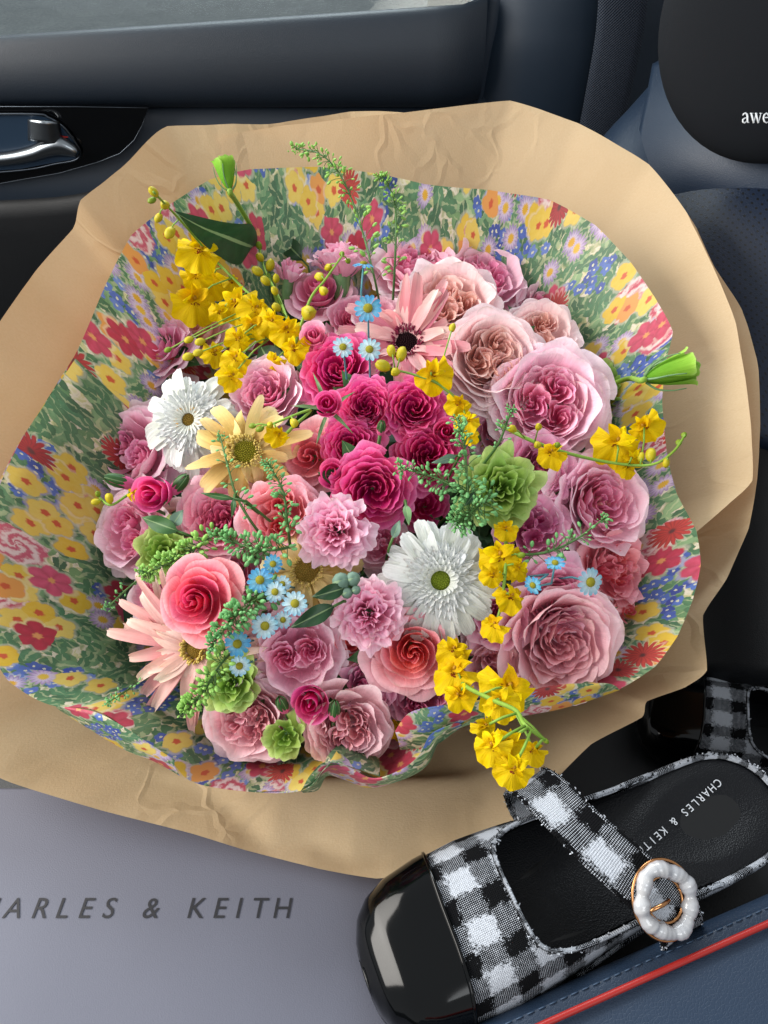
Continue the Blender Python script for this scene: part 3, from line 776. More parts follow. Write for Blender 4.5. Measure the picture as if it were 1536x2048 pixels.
def facet(u, v, cell, seed):
    # piecewise linear height over a triangle lattice: flat facets meeting in folds
    x, y = u/cell, v/cell; i, j = math.floor(x), math.floor(y); fx, fy = x-i, y-j
    h = lambda a, b: noise.noise(Vector((a*1.37+seed, b*1.91-seed, seed*.7)))
    if fx+fy < 1: return h(i, j)+(h(i+1, j)-h(i, j))*fx+(h(i, j+1)-h(i, j))*fy
    return h(i+1, j+1)+(h(i, j+1)-h(i+1, j+1))*(1-fx)+(h(i+1, j)-h(i+1, j+1))*(1-fy)
def paper(name, rim, m, parent, wb, pw_, n=200, ns=26, s0=.12, crum=.004, seed=0., closed=True, curl=None, th=.0004, rdg=0.):
    """sheet from the bundle out to its rim; rim = (px, py, w) picked on the bouquet's face"""
    cp_ = [uvw(on_face(px, py, w)) for px, py, w in rim]
    R3 = spline(cp_, n, closed)
    if rdg:                                   # cut sheet: nearly straight runs between corners
        m_ = len(cp_) if closed else len(cp_)-1; R4 = []
        for k in range(len(R3)):
            x = k/n*m_; i = min(int(x), m_-1); A_, B_ = cp_[i], cp_[(i+1) % len(cp_)]
            R4.append(tuple(lerp(r_, lerp(a_, b_, x-i), .6) for r_, a_, b_ in zip(R3[k], A_, B_)))
        R3 = R4
    mb = MB(); N_ = len(R3)
    vs = []; uv = []
    for j in range(ns+1):
        s_ = lerp(s0, 1., j/ns)
        for k, (u, v, w) in enumerate(R3):
            ww = wb+(w-wb)*s_**pw_
            q = Vector((u*s_*6+seed, v*s_*6, 1.3*seed))
            f = noise.noise(q)*crum*(s_**2) + noise.noise(q*2.7)*crum*.45*s_ + noise.noise(q*7)*crum*.14
            if rdg: f += (s_**3)*(rdg*facet(u*s_*.9+v*s_*.44, v*s_*.9-u*s_*.44, .085, seed)+rdg*.55*facet(u*s_*.6-v*s_*.8, v*s_*.6+u*s_*.8, .034, seed+4)*(.4+.6*smoothst(.05, -.16, v)))
            if curl: ww += curl(k/N_, s_)
            pt = wld(u*s_, v*s_, ww+f)
            if pt.y < .2 and pt.z < ZB+.003+abs(f): pt.z = lerp(ZB+.003+abs(f), pt.z, smoothst(.183, .2, pt.y))
            vs.append(pt); uv.append((u*s_+seed, v*s_+.37*seed))
    kk = N_ if closed else N_-1
    fs = [(j*N_+k, j*N_+(k+1) % N_, (j+1)*N_+(k+1) % N_, (j+1)*N_+k) for j in range(ns) for k in range(kk)]
    mb.add(vs, fs, uv)
    return mb.build(name, m, parent)

KR = [(700, 222, .03), (850, 230, .03), (1020, 212, .03), (1150, 255, .03), (1290, 340, .03), (1372, 432, .03), (1430, 530, .025), (1490, 610, .02), (1512, 720, .02), (1520, 850, .02), (1512, 960, .02), (1495, 1060, .015), (1450, 1160, .01), (1401, 1235, .01), (1408, 1345, .01), (1365, 1378, .01), (1292, 1404, .008), (1282, 1436, .008), (1180, 1490, .006), (1080, 1590, .006), (980, 1690, .004), (860, 1745, .004), (752, 1757, .004), (640, 1738, .004), (490, 1700, .005), (380, 1666, .006), (200, 1620, .008), (60, 1578, .01), (0, 1556, .012), (-120, 1480, .02), (-200, 1200, .03), (-150, 900, .05), (-20, 670, .055), (62, 565, .06), (142, 452, .06), (158, 392, .058), (240, 332, .055), (335, 252, .05), (520, 242, .04)]
kw = thing('kraft_paper_wrap', 'plain brown kraft paper flared out around the bouquet', 'wrapping paper')
paper('outer_sheet', KR, M['kraft'], kw, -.20, 1.25, 390, 60, crum=.0015, seed=2., rdg=.010)
KI = [(428, 275, .036), (560, 252, .036), (745, 233, .036), (860, 222, .034), (1020, 204, .034), (1156, 248, .034), (1296, 334, .034), (1374, 428, .034), (1424, 536, .034), (1470, 650, .034), (1490, 760, .034), (1500, 860, .034), (1504, 962, .032), (1455, 1010, .030), (1402, 1056, .028), (1365, 1085, .026)]
paper('inner_sheet', KI, M['kraft'], kw, -.188, 1.25, 180, 40, s0=.55, crum=.001, seed=5.3, closed=False, rdg=.005)

FR = [(500, 337, .055), (640, 333, .05), (760, 350, .05), (850, 370, .05), (980, 380, .05), (1100, 400, .05), (1190, 450, .05), (1262, 522, .05), (1312, 592, .05), (1347, 660, .052), (1332, 725, .05), (1326, 800, .045), (1336, 900, .04), (1356, 985, .045), (1394, 1060, .05), (1402, 1130, .05), (1386, 1200, .042), (1356, 1272, .04), (1312, 1332, .032), (1240, 1378, .028), (1195, 1366, .034), (1150, 1392, .030), (1080, 1408, .034), (960, 1432, .04), (885, 1470, .05), (835, 1530, .045), (760, 1553, .034), (665, 1530, .052), (612, 1578, .044), (520, 1585, .028), (390, 1566, .026), (342, 1522, .030), (290, 1488, .034), (200, 1424, .036), (100, 1410, .036), (30, 1372, .038), (0, 1338, .04), (-45, 1250, .05), (-45, 1100, .06), (0, 965, .06), (40, 880, .062), (100, 790, .064), (150, 715, .064), (182, 640, .066), (215, 560, .068), (262, 470, .066), (335, 408, .062), (420, 356, .058)]
for px_, py_, w_ in spline(FR, 192, True):
    u_, v_, _w = uvw(on_face(px_, py_, w_)); RIM.append((math.atan2(v_, u_), math.hypot(u_, v_), w_))
fw = thing('floral_paper_wrap', 'glossy paper printed with a meadow of flowers lining the bouquet', 'wrapping paper')
def fcurl(x, s_):
    k = x*48
    a = math.exp(-((k-26.)/3.2)**2)            # the folded lip at the bottom stands up and waves
    b = math.exp(-((k-12.)/2.)**2)
    return (a*.012*math.sin(k*3.1)*(s_**6)-a*.03*(1-s_)*s_**2*3) - .02*b*s_**4*(1-s_)*4
paper('printed_sheet', FR, M['floral'], fw, -.17, 1.9, 288, 44, crum=.003, rdg=.004, seed=1., curl=fcurl)
OV = [(x, y, w+.007) for x, y, w in FR[26:43]]
paper('overlapping_sheet', OV[::-1], M['floral'], fw, -.17, 1.9, 120, 24, s0=.45, crum=.003, seed=3.4, closed=False)
# folded-over lip along the bottom edge
def lip(name, top, bot, n=60):
    A = spline([tuple(on_face(*p)) for p in top], n); B_ = spline([tuple(on_face(*p)) for p in bot], n)
    mb = MB().grid(lambda a, b: Vector(A[int(round(a*n))]).lerp(Vector(B_[int(round(a*n))]), b)+BN*(.006*math.sin(PI*b)), n, 8)
    uvs = [uvw(v) for v in mb.v]
    mb.uv = [(u_+.31, v_*1.0+.77+w_) for u_, v_, w_ in uvs]
    mb.build(name, M['floral'], fw)
lip('folded_lip', [(1195, 1366, .036), (1110, 1370, .050), (1010, 1392, .056), (900, 1408, .060), (822, 1424, .060), (790, 1462, .05)], [(1240, 1380, .026), (1130, 1416, .026), (1010, 1438, .030), (930, 1452, .036), (870, 1490, .04), (800, 1500, .03)])
lip('folded_lip', [(905, 1448, .056), (862, 1468, .062), (838, 1510, .062), (800, 1540, .056), (745, 1556, .048), (690, 1530, .056), (650, 1524, .058), (622, 1548, .056), (602, 1582, .048)], [(925, 1452, .040), (880, 1482, .042), (855, 1530, .040), (810, 1558, .036), (740, 1576, .032), (690, 1560, .034), (655, 1552, .034), (636, 1580, .030), (606, 1586, .032)])
lip('folded_lip', [(120, 1412, .046), (190, 1424, .052), (245, 1452, .054), (300, 1488, .05), (350, 1520, .044)], [(118, 1420, .034), (185, 1462, .032), (250, 1500, .03), (310, 1524, .03), (360, 1552, .028)])
# ---------------------------------------------------------------- flower builders (local frame: bloom faces +Z)
P = {}
P['hot'] = petal_mat('petal_hot_pink', '#c80e6a', '#e82c8c', '#e02886', '#f67cb8', .3)
P['pink'] = petal_mat('petal_pink', '#ee6ea2', '#f6a2c6', '#f8c0d6', '#fde8f0')
P['rosy'] = petal_mat('petal_rosy_pink', '#e2508a', '#f286b2', '#f4a2c2', '#fcd0e0')
P['blush'] = petal_mat('petal_blush', '#eaa696', '#f4c4b8', '#f6d2d6', '#fdeaee')
P['dusty'] = petal_mat('petal_dusty_pink', '#de8696', '#f0acb8', '#f2bcc6', '#fcdee4')
P['coral'] = petal_mat('petal_coral', '#ee4a54', '#f67c7a', '#f6a8b2', '#fbcad6')
P['bright'] = petal_mat('petal_bright_rose', '#e0205c', '#f2447a', '#ee6488', '#f8aeb4')
P['mauve'] = petal_mat('petal_mauve', '#d04c8c', '#e67cb2', '#ec9cc4', '#f8c8de')
P['salmon'] = petal_mat('petal_salmon', '#ea6474', '#f48e9a', '#f29ca8', '#f9bec8')
P['carn'] = petal_mat('petal_carnation', '#f284b2', '#fab6d4', '#f8b6d2', '#fddcea', .3)
P['green'] = petal_mat('petal_green', '#668a2e', '#98bc4c', '#8cb042', '#bed680', .32, pale=.15)
P['green_bud'] = petal_mat('petal_bud_green', '#5c9422', '#86bc34', '#6cae2c', '#a4d04c', .3, pale=.15)
P['white'] = petal_mat('petal_white', '#d6d9cc', '#e0e2e2', '#d8dbdb', '#e8eaec', .2, vein=9, var=.05, pale=.1)
P['cream'] = petal_mat('petal_cream_yellow', '#d0ac5e', '#ecd698', '#e8cc84', '#f4e6b6', .28, vein=12, pale=.15)
P['pinkg'] = petal_mat('petal_pink_gerbera', '#d87c8c', '#ecb4b6', '#eab0b2', '#f8e8dc', .28, vein=12)
P['spider'] = petal_mat('petal_spider', '#dc8c94', '#f0ccc0', '#ecbeb8', '#f8f2de', .28, vein=10)
P['yellow'] = petal_mat('petal_orchid_yellow', '#d8a400', '#ecca00', '#e4bf00', '#f2da00', .3, vein=14, pale=.0)
P['blue'] = petal_mat('petal_dyed_blue', '#8cc4da', '#3f9ccc', '#6cb4d8', '#2e8ec6', .2, vein=6, pale=.15)
P['paleblue'] = petal_mat('petal_pale_blue', '#d2e6ea', '#8cc6de', '#c4dee6', '#7cbcd8', .2, vein=6, pale=.15)
def lip_mat():
    t = NT('orchid_lip'); s = t.n('ShaderNodeSeparateXYZ', {0: t.coord('UV')}); oc = t.coord()
    nz = t.noise(oc, 700., 3.); vn = t.noise(t.n('ShaderNodeCombineXYZ', {0: t.math('MULTIPLY', s.outputs[0], 40.), 1: t.math('MULTIPLY', s.outputs[1], 2.)}), 1., 2.)
    c = t.mix(vn.outputs[0], C('#ecd000'), C('#d2a800'))
    spot = t.math('MULTIPLY', t.math('GREATER_THAN', nz.outputs[0], .52), t.math('LESS_THAN', s.outputs[1], .26))
    c = t.mix(spot, c, C('#8a3c10'))
    sh = t.pbr(Base_Color=c, Roughness=.6, Specular_IOR_Level=.15, Normal=t.bump(t.math('ADD', vn.outputs[0], t.math('MULTIPLY', t.noise(oc, 350., 3.).outputs[0], .8)), .6, .001))
    return t.end(t.trans(sh, c, .28))
P['lip'] = lip_mat()
def green_mat(name, a, b, rough=.5, tr=.2):
    t = NT(name); s = t.n('ShaderNodeSeparateXYZ', {0: t.coord('UV')}); nz = t.noise(t.coord(), 120., 3.)
    mid = t.math('LESS_THAN', t.math('ABSOLUTE', t.math('SUBTRACT', s.outputs[0], .5)), .04)
    c = t.mix(nz.outputs[0], C(a), C(b)); c = t.mix(t.math('MULTIPLY', mid, .4), c, C('#a9c48a'))
    sh = t.pbr(Base_Color=c, Roughness=rough, Specular_IOR_Level=.4, Normal=t.bump(nz.outputs[0], .2, .001))
    return t.end(t.trans(sh, c, tr))
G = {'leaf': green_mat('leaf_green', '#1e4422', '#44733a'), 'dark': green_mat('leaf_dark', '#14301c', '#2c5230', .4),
     'sepal': green_mat('sepal_green', '#4c7a42', '#86a878'), 'stem': green_mat('stem_green', '#335a2a', '#5c8444'),
     'lime': green_mat('lime_stem', '#6c9a2c', '#9cc04c'), 'pod': green_mat('seed_pod', '#58a862', '#9cd48c', .45, .3),
     'podl': green_mat('seed_pod_light', '#74b84c', '#b8dc78', .45, .3), 'grey': green_mat('eucalyptus', '#4e6e60', '#84a08e', .6)}
G['disc_y'] = plain('disc_yellow_green', '#a0982c', .8, .2, nscale=500, namp=.4)
G['disc_g'] = plain('disc_green', '#8fa02e', .8, .2, nscale=400, namp=.4)
G['disc_t'] = plain('disc_tan', '#a88a3c', .8, .2, nscale=400, namp=.4)
G['disc_d'] = plain('disc_dark', '#2a0c14', .8, .2, nscale=400, namp=.4)
G['floret_p'] = plain('floret_plum', '#7c2440', .8, .2)
G['floret_w'] = plain('floret_white', '#e6e2d4', .8, .2)
G['floret_o'] = plain('floret_apricot', '#d8a860', .8, .2)
G['floret_y'] = plain('floret_straw', '#c8b060', .8, .2)
G['bud_y'] = plain('orchid_bud', '#c8b818', .5, .3, nscale=200, namp=.4)
G['bud_g'] = plain('orchid_bud_green', '#7c9420', .5, .3, nscale=200, namp=.3)
G['orange'] = plain('orchid_throat', '#c08a14', .6, .3, nscale=900, namp=.5)

def bez(p0, p1, p2, p3, t):
    s = 1-t
    return tuple(s*s*s*a+3*s*s*t*b+3*s*t*t*c+t*t*t*d for a, b, c, d in zip(p0, p1, p2, p3))

def cup_petal(rng, R, ph, rb, rr, zb, zr, hw, curl, ruf, nu=10, nv=6, serr=0., cx=0., cy=0., edge=.3, lean=0., tuck=.035):
    p1, p2, p3, p4 = [rng.uniform(0, 6.28) for _ in range(4)]
    q0 = (rb, zb); q1 = (rr*lerp(.95, .75, curl*2 if curl < .5 else 1), zb+.30*(zr-zb)); q2 = (rr*.97, zr-.02*R); q3 = (rr+curl*R, zr-curl*R*.55+lean*R)
    sk = rng.uniform(-.05, .05)
    mb = MB()
    def fn(a, b):
        u = 2*a-1
        e = 1-edge*abs(u)**2.6-sk*u
        if serr and b > .8: e -= serr*(.5+.5*math.cos(nu*PI*a)*math.sin(a*37+p2))*(b-.8)/.2
        v = b*e
        ro, z = bez(q0, q1, q2, q3, v)
        wv = v*v*v
        ro += R*ruf*wv*(.6*math.sin(2.9*u+p1)+.5*math.sin(6.1*u+p2)+.2*math.sin(10.3*u+p3)+.07*math.sin(18.7*u+p4)) + R*tuck*u*v
        z += R*ruf*.55*wv*(math.sin(3.7*u+p4)+.6*math.sin(8.3*u+p1))
        an = ph+u*hw*(.38+.62*math.sin(min(1., v*1.15)*PI/2))
        ro = max(ro, .004*R)
        return (cx+ro*math.cos(an), cy+ro*math.sin(an), z)
    return mb.grid(fn, nu, nv)

def leaf_mb(L, wd, fold=.25, arch=.25, nu=4, nv=8, twist=0.):
    def fn(a, b):
        u = 2*a-1
        w_ = wd*math.sin(PI*min(1., b**.8))**.9*(1-.15*b)
        y = L*b; z = arch*L*math.sin(b*PI*.6)*.6-arch*L*b*b*.8+abs(u)*fold*w_+.02*L*math.sin(b*9+u*2)
        x = u*w_; c_, s_ = math.cos(twist*b), math.sin(twist*b)
        return (x*c_-z*s_*.5, y, z*c_+x*s_)
    return MB().grid(fn, nu, nv)
def place(mb, m4):
    mb.v = [tuple(m4 @ Vector(v)) for v in mb.v]; return mb

def flower_base(name, cat, px, py, pr, dz, label, group, face=(0, 0), out=.85, spin=None, rng=None, sink=.0, grow=1.):
    p = on_dome(px, py, dz/1000.)
    R = pr*grow*depth(p)/FPX
    u, v, w = uvw(p)
    tocam = (EYE-p).normalized()
    d = BN*.45 + tocam*.65 + (BU*u+BV*v)*(out*.45/.2) + BU*face[0]+BV*face[1]
    d.normalize()
    o = thing(name, label, cat, frame(p-d*(R*sink), d, rng.uniform(0, 6.28) if spin is None else spin), group)
    return o, R, p, d
def add_stem(o, R, p, d, rad=.0016, z0=-.6, m=None):
    inv = o.matrix_world.inverted()
    a = Vector((0, 0, z0*R)); base = inv @ wld(*(x*.28 for x in uvw(p)[:2]), -.15)
    b = Vector((0, 0, z0*R-.03)); pts = [a, a.lerp(b, .6), b.lerp(base, .35), b.lerp(base, .7), base]
    MB().tube(pts, rad, 6).build('stem', m or G['stem'], o)
def add_sepals(o, R, rng, n=5, z=-.55, L=.7, mat='sepal', up=.4):
    for k in range(n):
        a = 2*PI*k/n+rng.uniform(-.2, .2)
        mb = leaf_mb(L*R*rng.uniform(.85, 1.15), .12*R, .3, .3, 3, 6)
        m4 = Matrix.Translation((0, 0, z*R)) @ Matrix.Rotation(a, 4, 'Z') @ Matrix.Rotation(up+rng.uniform(-.2, .2), 4, 'X')
        place(mb, m4).build('sepal', G[mat], o)
def add_leaves(o, R, rng, n=3, z=-.7, L=1.25, mat='leaf'):
    for k in range(n):
        a = rng.uniform(0, 6.28)
        mb = leaf_mb(L*R*rng.uniform(.8, 1.2), .34*R, .2, .3, 4, 7, rng.uniform(-.4, .4))
        place(mb, Matrix.Translation((0, 0, z*R)) @ Matrix.Rotation(a, 4, 'Z') @ Matrix.Rotation(rng.uniform(-.1, .35), 4, 'X')).build('leaf', G[mat], o)

def rose(px, py, pr, dz, pal, label, kind='garden', seed=0, group=None, cat='rose', name='rose', leaves=2, face=(0, 0), **kw):
    rng = random.Random(seed*77+int(px)*3+int(py))
    o, R, p, d = flower_base(name, cat, px, py, pr, dz, label, group, face, rng=rng, grow=1.40 if kind == 'garden' else 1.26)
    m = P[pal]
    if kind == 'garden':     # dense, many ruffled petals, flat rosette
        n, ruf, hw0, hw1 = 44, .07, 1.25, .60
    elif kind == 'spray':    # small, tight and many
        n, ruf, hw0, hw1 = 50, .065, 1.0, .58
    elif kind == 'classic':  # high spiral centre, broad reflexed outer petals
        n, ruf, hw0, hw1 = 26, .03, 1.5, .80
    elif kind == 'bud':
        n, ruf, hw0, hw1 = 10, .03, 1.6, 1.0
    elif kind == 'lisi':     # lisianthus: loose, very ruffled
        n, ruf, hw0, hw1 = 22, .13, 1.1, .72
    n = kw.get('n', n); ruf = kw.get('ruf', ruf)
    subs = kw.get('subs', rng.choice((0, 0, 0, 2, 3, 4)) if kind == 'garden' else 0)
    tuck = rng.choice((-1, 1))*(.075 if kind != 'lisi' else .03); ox, oy = rng.uniform(-.09, .09), rng.uniform(-.09, .09)
    openness = rng.uniform(.8, 1.2); flare = rng.uniform(.7, 1.5); split = rng.uniform(.62, .74)
    zmul = kw.get('cup', 1.)
    for i in range(n):
        t_ = i/(n-1)
        ph = i*2.39996+rng.uniform(-.35, .35)
        cx = cy = 0.; s = t_
        if kind == 'bud':
            rr = R*lerp(.10, .72, t_**.7); zr = R*lerp(.95, .55, t_); zb = -.75*R; curl = lerp(-.10, .12, t_) ; hw = lerp(1.9, 1.1, t_); rb = .2*R*t_
            mb = cup_petal(rng, R, ph, rb, rr, zb, zr, hw, curl, ruf, 10, 7, edge=.35)
        else:
            if subs and t_ < .52:          # quartered centre: petals around several hearts
                k = i % subs; aa = 2*PI*k/subs+.5; cx, cy = .25*R*math.cos(aa), .25*R*math.sin(aa); tt = t_/.52
                rr = R*lerp(.05, .30, tt)
                zr = R*(.10+.05*math.sin(3*tt)+rng.uniform(-.03, .03)); zb = -.35*R; hw = lerp(1.4, .95, tt); curl = lerp(.0, .05, tt); rb = .03*R
            else:
                rr = R*lerp(.05, .90, t_**(.82 if kind != 'classic' else 1.05))
                if kind == 'garden':
                    if t_ < split: tt = t_/split; rr = R*lerp(.05, .56, tt**.85)
                    else: tt = (t_-split)/(1-split); rr = R*lerp(.62, .93, tt)
                    cx, cy = ox*R*(1-t_), oy*R*(1-t_)
                if kind == 'classic': zr = R*(lerp(.42, -.12, t_**1.2))
                elif kind == 'lisi': zr = R*(.25-.35*t_**2.)
                elif kind == 'garden': zr = R*((.05+.10*openness*t_/split) if t_ < split else lerp(.27, -.16*flare, ((t_-split)/(1-split))**1.3))
                else: zr = R*(.10+.16*math.sin(min(1, t_*1.25)*PI)-.30*t_**3)
                zr = zr*zmul+R*rng.uniform(-.025, .025)
                zb = -.55*R+.12*R*(1-t_); hw = lerp(hw0, hw1, t_**.6)
                if kind == 'classic': curl = lerp(.0, .22, smoothst(.3, 1, t_))
                elif kind == 'lisi': curl = lerp(.05, .22, t_)
                elif kind == 'garden':
                    hw = lerp(1.15, .8, t_/split) if t_ < split else lerp(.95, .72, (t_-split)/(1-split))
                    curl = .01 if t_ < split else lerp(.05, .16*flare, (t_-split)/(1-split))
                else: curl = lerp(.015, .12, t_**2)
                rb = lerp(.02, .16, t_)*R
            mb = cup_petal(rng, R, ph, rb, rr, zb, zr, hw*rng.uniform(.88, 1.12), curl, ruf*lerp(.5, 1.5, t_)*rng.uniform(.7, 1.3), 16, 8, tuck=tuck*(1.4-t_), cx=cx, cy=cy, edge=.26 if kind != 'classic' else .34, serr=.04 if kind == 'lisi' else 0)
        mb.build('petal', m, o, t=smoothst(.15, 1., t_))
    add_sepals(o, R, rng, 5, -.6 if kind != 'bud' else -.85, kw.get('sepal', .75), up=kw.get('sepal_up', .1 if kind != 'bud' else .95))
    if leaves: add_leaves(o, R, rng, leaves)
    add_stem(o, R, p, d, .0017, -.6 if kind != 'bud' else -.8)
    if kind != 'lisi':
        MB().ball((0, 0, -.62*R if kind != 'bud' else -.85*R), (.17*R, .17*R, .2*R)).build('hip', G['sepal'], o)
    return o

def carnation(px, py, pr, dz, label, seed=0, face=(0, 0), pal='carn', out=.85, side=False, n=42):
    rng = random.Random(seed+px)
    o, R, p, d = flower_base('carnation', 'carnation', px, py, pr, dz, label, 'pink carnations', face, out, rng=rng, grow=1.12)
    for i in range(n):
        t_ = i/(n-1); ph = i*2.39996+rng.uniform(-.4, .4)
        rr = R*lerp(.03, .80, t_**.85); zr = R*(lerp(.36, -.05, t_**1.6)+rng.uniform(-.09, .09))
        cup_petal(rng, R, ph, .04*R, rr, -.75*R, zr, lerp(.95, .52, t_), lerp(.06, .26, t_), .14, 20, 7, serr=.065, edge=.12).build('petal', P[pal], o, t=t_)
    # calyx tube
    cal = MB().tube([(0, 0, -1.55*R), (0, 0, -1.45*R), (0, 0, -1.1*R), (0, 0, -.75*R), (0, 0, -.55*R)], [.1*R, .22*R, .27*R, .26*R, .3*R], 10)
    cal.build('calyx', G['sepal'], o)
    add_stem(o, R, p, d, .0016, -1.5)
    return o

def gerbera(px, py, pr, dz, pal, label, seed=0, face=(0, 0), rows=((20, 1., .0), (18, .86, .05)), disc='disc_g', fl=('floret_w',), discr=.15, droop=.18, cup=.1, wid=.15, irr=.06, out=.7, inner=3, roll=0., name='gerbera'):
    rng = random.Random(seed*13+px)
    o, R, p, d = flower_base(name, 'gerbera', px, py, pr, dz, label, 'gerbera daisies', face, out, rng=rng, grow=1.06)
    for r_, (n, ln, zz) in enumerate(rows):
        for k in range(n):
            a = 2*PI*(k+.5*r_)/n+rng.uniform(-irr, irr)*1.5
            L = R*ln*rng.uniform(1-irr*2, 1+irr*.6); wd = wid*R*rng.uniform(.85, 1.1); dr = droop*rng.uniform(.4, 1.6); cp = cup+rng.uniform(-irr, irr); tw = rng.uniform(-1, 1)*irr*6; bend = rng.uniform(-1, 1)*irr*1.2
            def fn(q, b):
                u = 2*q-1
                prof = math.sin(PI*min(.5, .14+b*.6))*(math.sqrt(max(0., 1-((b-.8)/.2)**2))*.97+.03 if b > .8 else 1.)
                rl = roll*smoothst(.3, 1., b)
                w_ = wd*prof*(1-.45*rl)
                x = discr*.75*R+(L-discr*.75*R)*b-(.03*L*(abs(u)) if b > .95 else 0)
                z = zz*R+x*cp-dr*R*b*b+.04*R*math.sin(b*3)+.05*w_*math.cos(u*9.4)+u*u*w_*(.25+1.1*rl)
                y = u*w_+bend*R*b*b
                c_, s_ = math.cos(tw*b), math.sin(tw*b)
                return (x, y*c_-0*s_, z+y*s_)
            mb = MB().grid(lambda q_, b_: fn(q_, b_**.72), 6, 12)
            place(mb, Matrix.Rotation(a, 4, 'Z')).build('petal', P[pal], o, t=r_/max(1, len(rows)-1))
    mb = MB()
    for j in range(inner):
        nn = 34-4*j; L = R*(.60-.085*j)
        for k in range(nn):
            a = 2*PI*(k+.5*j)/nn+rng.uniform(-.06, .06); ll = L*rng.uniform(.86, 1.1); w_ = R*.05
            g_ = MB().grid(lambda q, b: (discr*.6*R+(ll-discr*.6*R)*b, (2*q-1)*w_*(math.sin(PI*min(.62, .25+b*.5)))*(1-.75*smoothst(.75, 1.02, b)), R*(.06+.030*j+.12*b*(1-b*.55)+.02*math.cos(PI*2*q))), 2, 4)
            place(g_, Matrix.Rotation(a, 4, 'Z')); mb.add(g_.v, g_.f, g_.uv)
    if inner: mb.build('inner_florets', P[pal], o, t=.2, kind='stuff')
    mb = MB()
    for j, cm in enumerate(fl):
        mb = MB()
        for k in range(70):
            a = 2*PI*k/70*3.0+rng.uniform(-.1, .1); rr = discr*R*(1.0+.22*j+rng.uniform(-.14, .2)); h = R*(.13+rng.uniform(0, .05)-.02*j)
            c_, s_ = math.cos(a), math.sin(a)
            mb.tube([(rr*c_*.9, rr*s_*.9, .04*R), (rr*c_, rr*s_, h), (rr*1.08*c_, rr*1.08*s_, h+.02*R)], [R*.010, R*.013, R*.009], 4)
        mb.build('floret_ring', G[cm], o, kind='stuff')
    mb = MB(); nd = 110
    for k in range(nd):
        rr = discr*R*.92*math.sqrt((k+.5)/nd); a = k*2.39996
        mb.ball((rr*math.cos(a), rr*math.sin(a), .07*R+.05*R*(1-(rr/(discr*R))**2)), (.016*R, .016*R, .03*R), None, 5, 3)
    mb.ball((0, 0, .055*R), (discr*R, discr*R, .05*R), None, 16, 8)
    mb.build('disc', G[disc], o, kind='stuff')
    cal = MB().tube([(0, 0, -.3*R), (0, 0, -.15*R), (0, 0, -.02*R)], [.05*R, .16*R, .2*R], 10); cal.build('calyx', G['stem'], o)
    add_stem(o, R, p, d, .002, -.3)
    return o

def daisy(px, py, pr, dz, label, pal='blue', face=(0, 0), group='dyed blue daisies', n=13, cup=.12):
    rng = random.Random(px*7+py)
    o, R, p, d = flower_base('dyed_daisy', 'daisy', px, py, pr, dz+10, label, group, face, .4, rng=rng)
    for k in range(n):
        a = 2*PI*k/n+rng.uniform(-.06, .06); L = R*rng.uniform(.92, 1.05); w_ = R*.17; cp = cup+rng.uniform(-.12, .12)
        mb = MB().grid(lambda q, b: (.30*R+(L-.30*R)*b, (2*q-1)*w_*math.sin(PI*min(.56, .14+b*.5))*(1-.55*smoothst(.8, 1, b)), cp*R*b-.12*R*b*b+.04*R*(2*q-1)**2), 2, 5)
        place(mb, Matrix.Rotation(a, 4, 'Z')).build('petal', P[pal], o, t=rng.random())
    mb = MB().ball((0, 0, .05*R), (.34*R, .34*R, .22*R), None, 14, 8)
    for k in range(60):
        rr = .33*R*math.sqrt((k+.5)/60); a = k*2.39996
        mb.ball((rr*math.cos(a), rr*math.sin(a), .05*R+.2*R*math.sqrt(max(0, 1-(rr/(.34*R))**2))), .032*R, None, 5, 3)
    mb.build('disc', G['disc_y'], o)
    add_stem(o, R, p, d, .0007, -.05, plain_stem)
    return o
t = NT('blue_stem'); plain_stem = t.end(t.pbr(Base_Color=C('#4a8a96'), Roughness=.5))

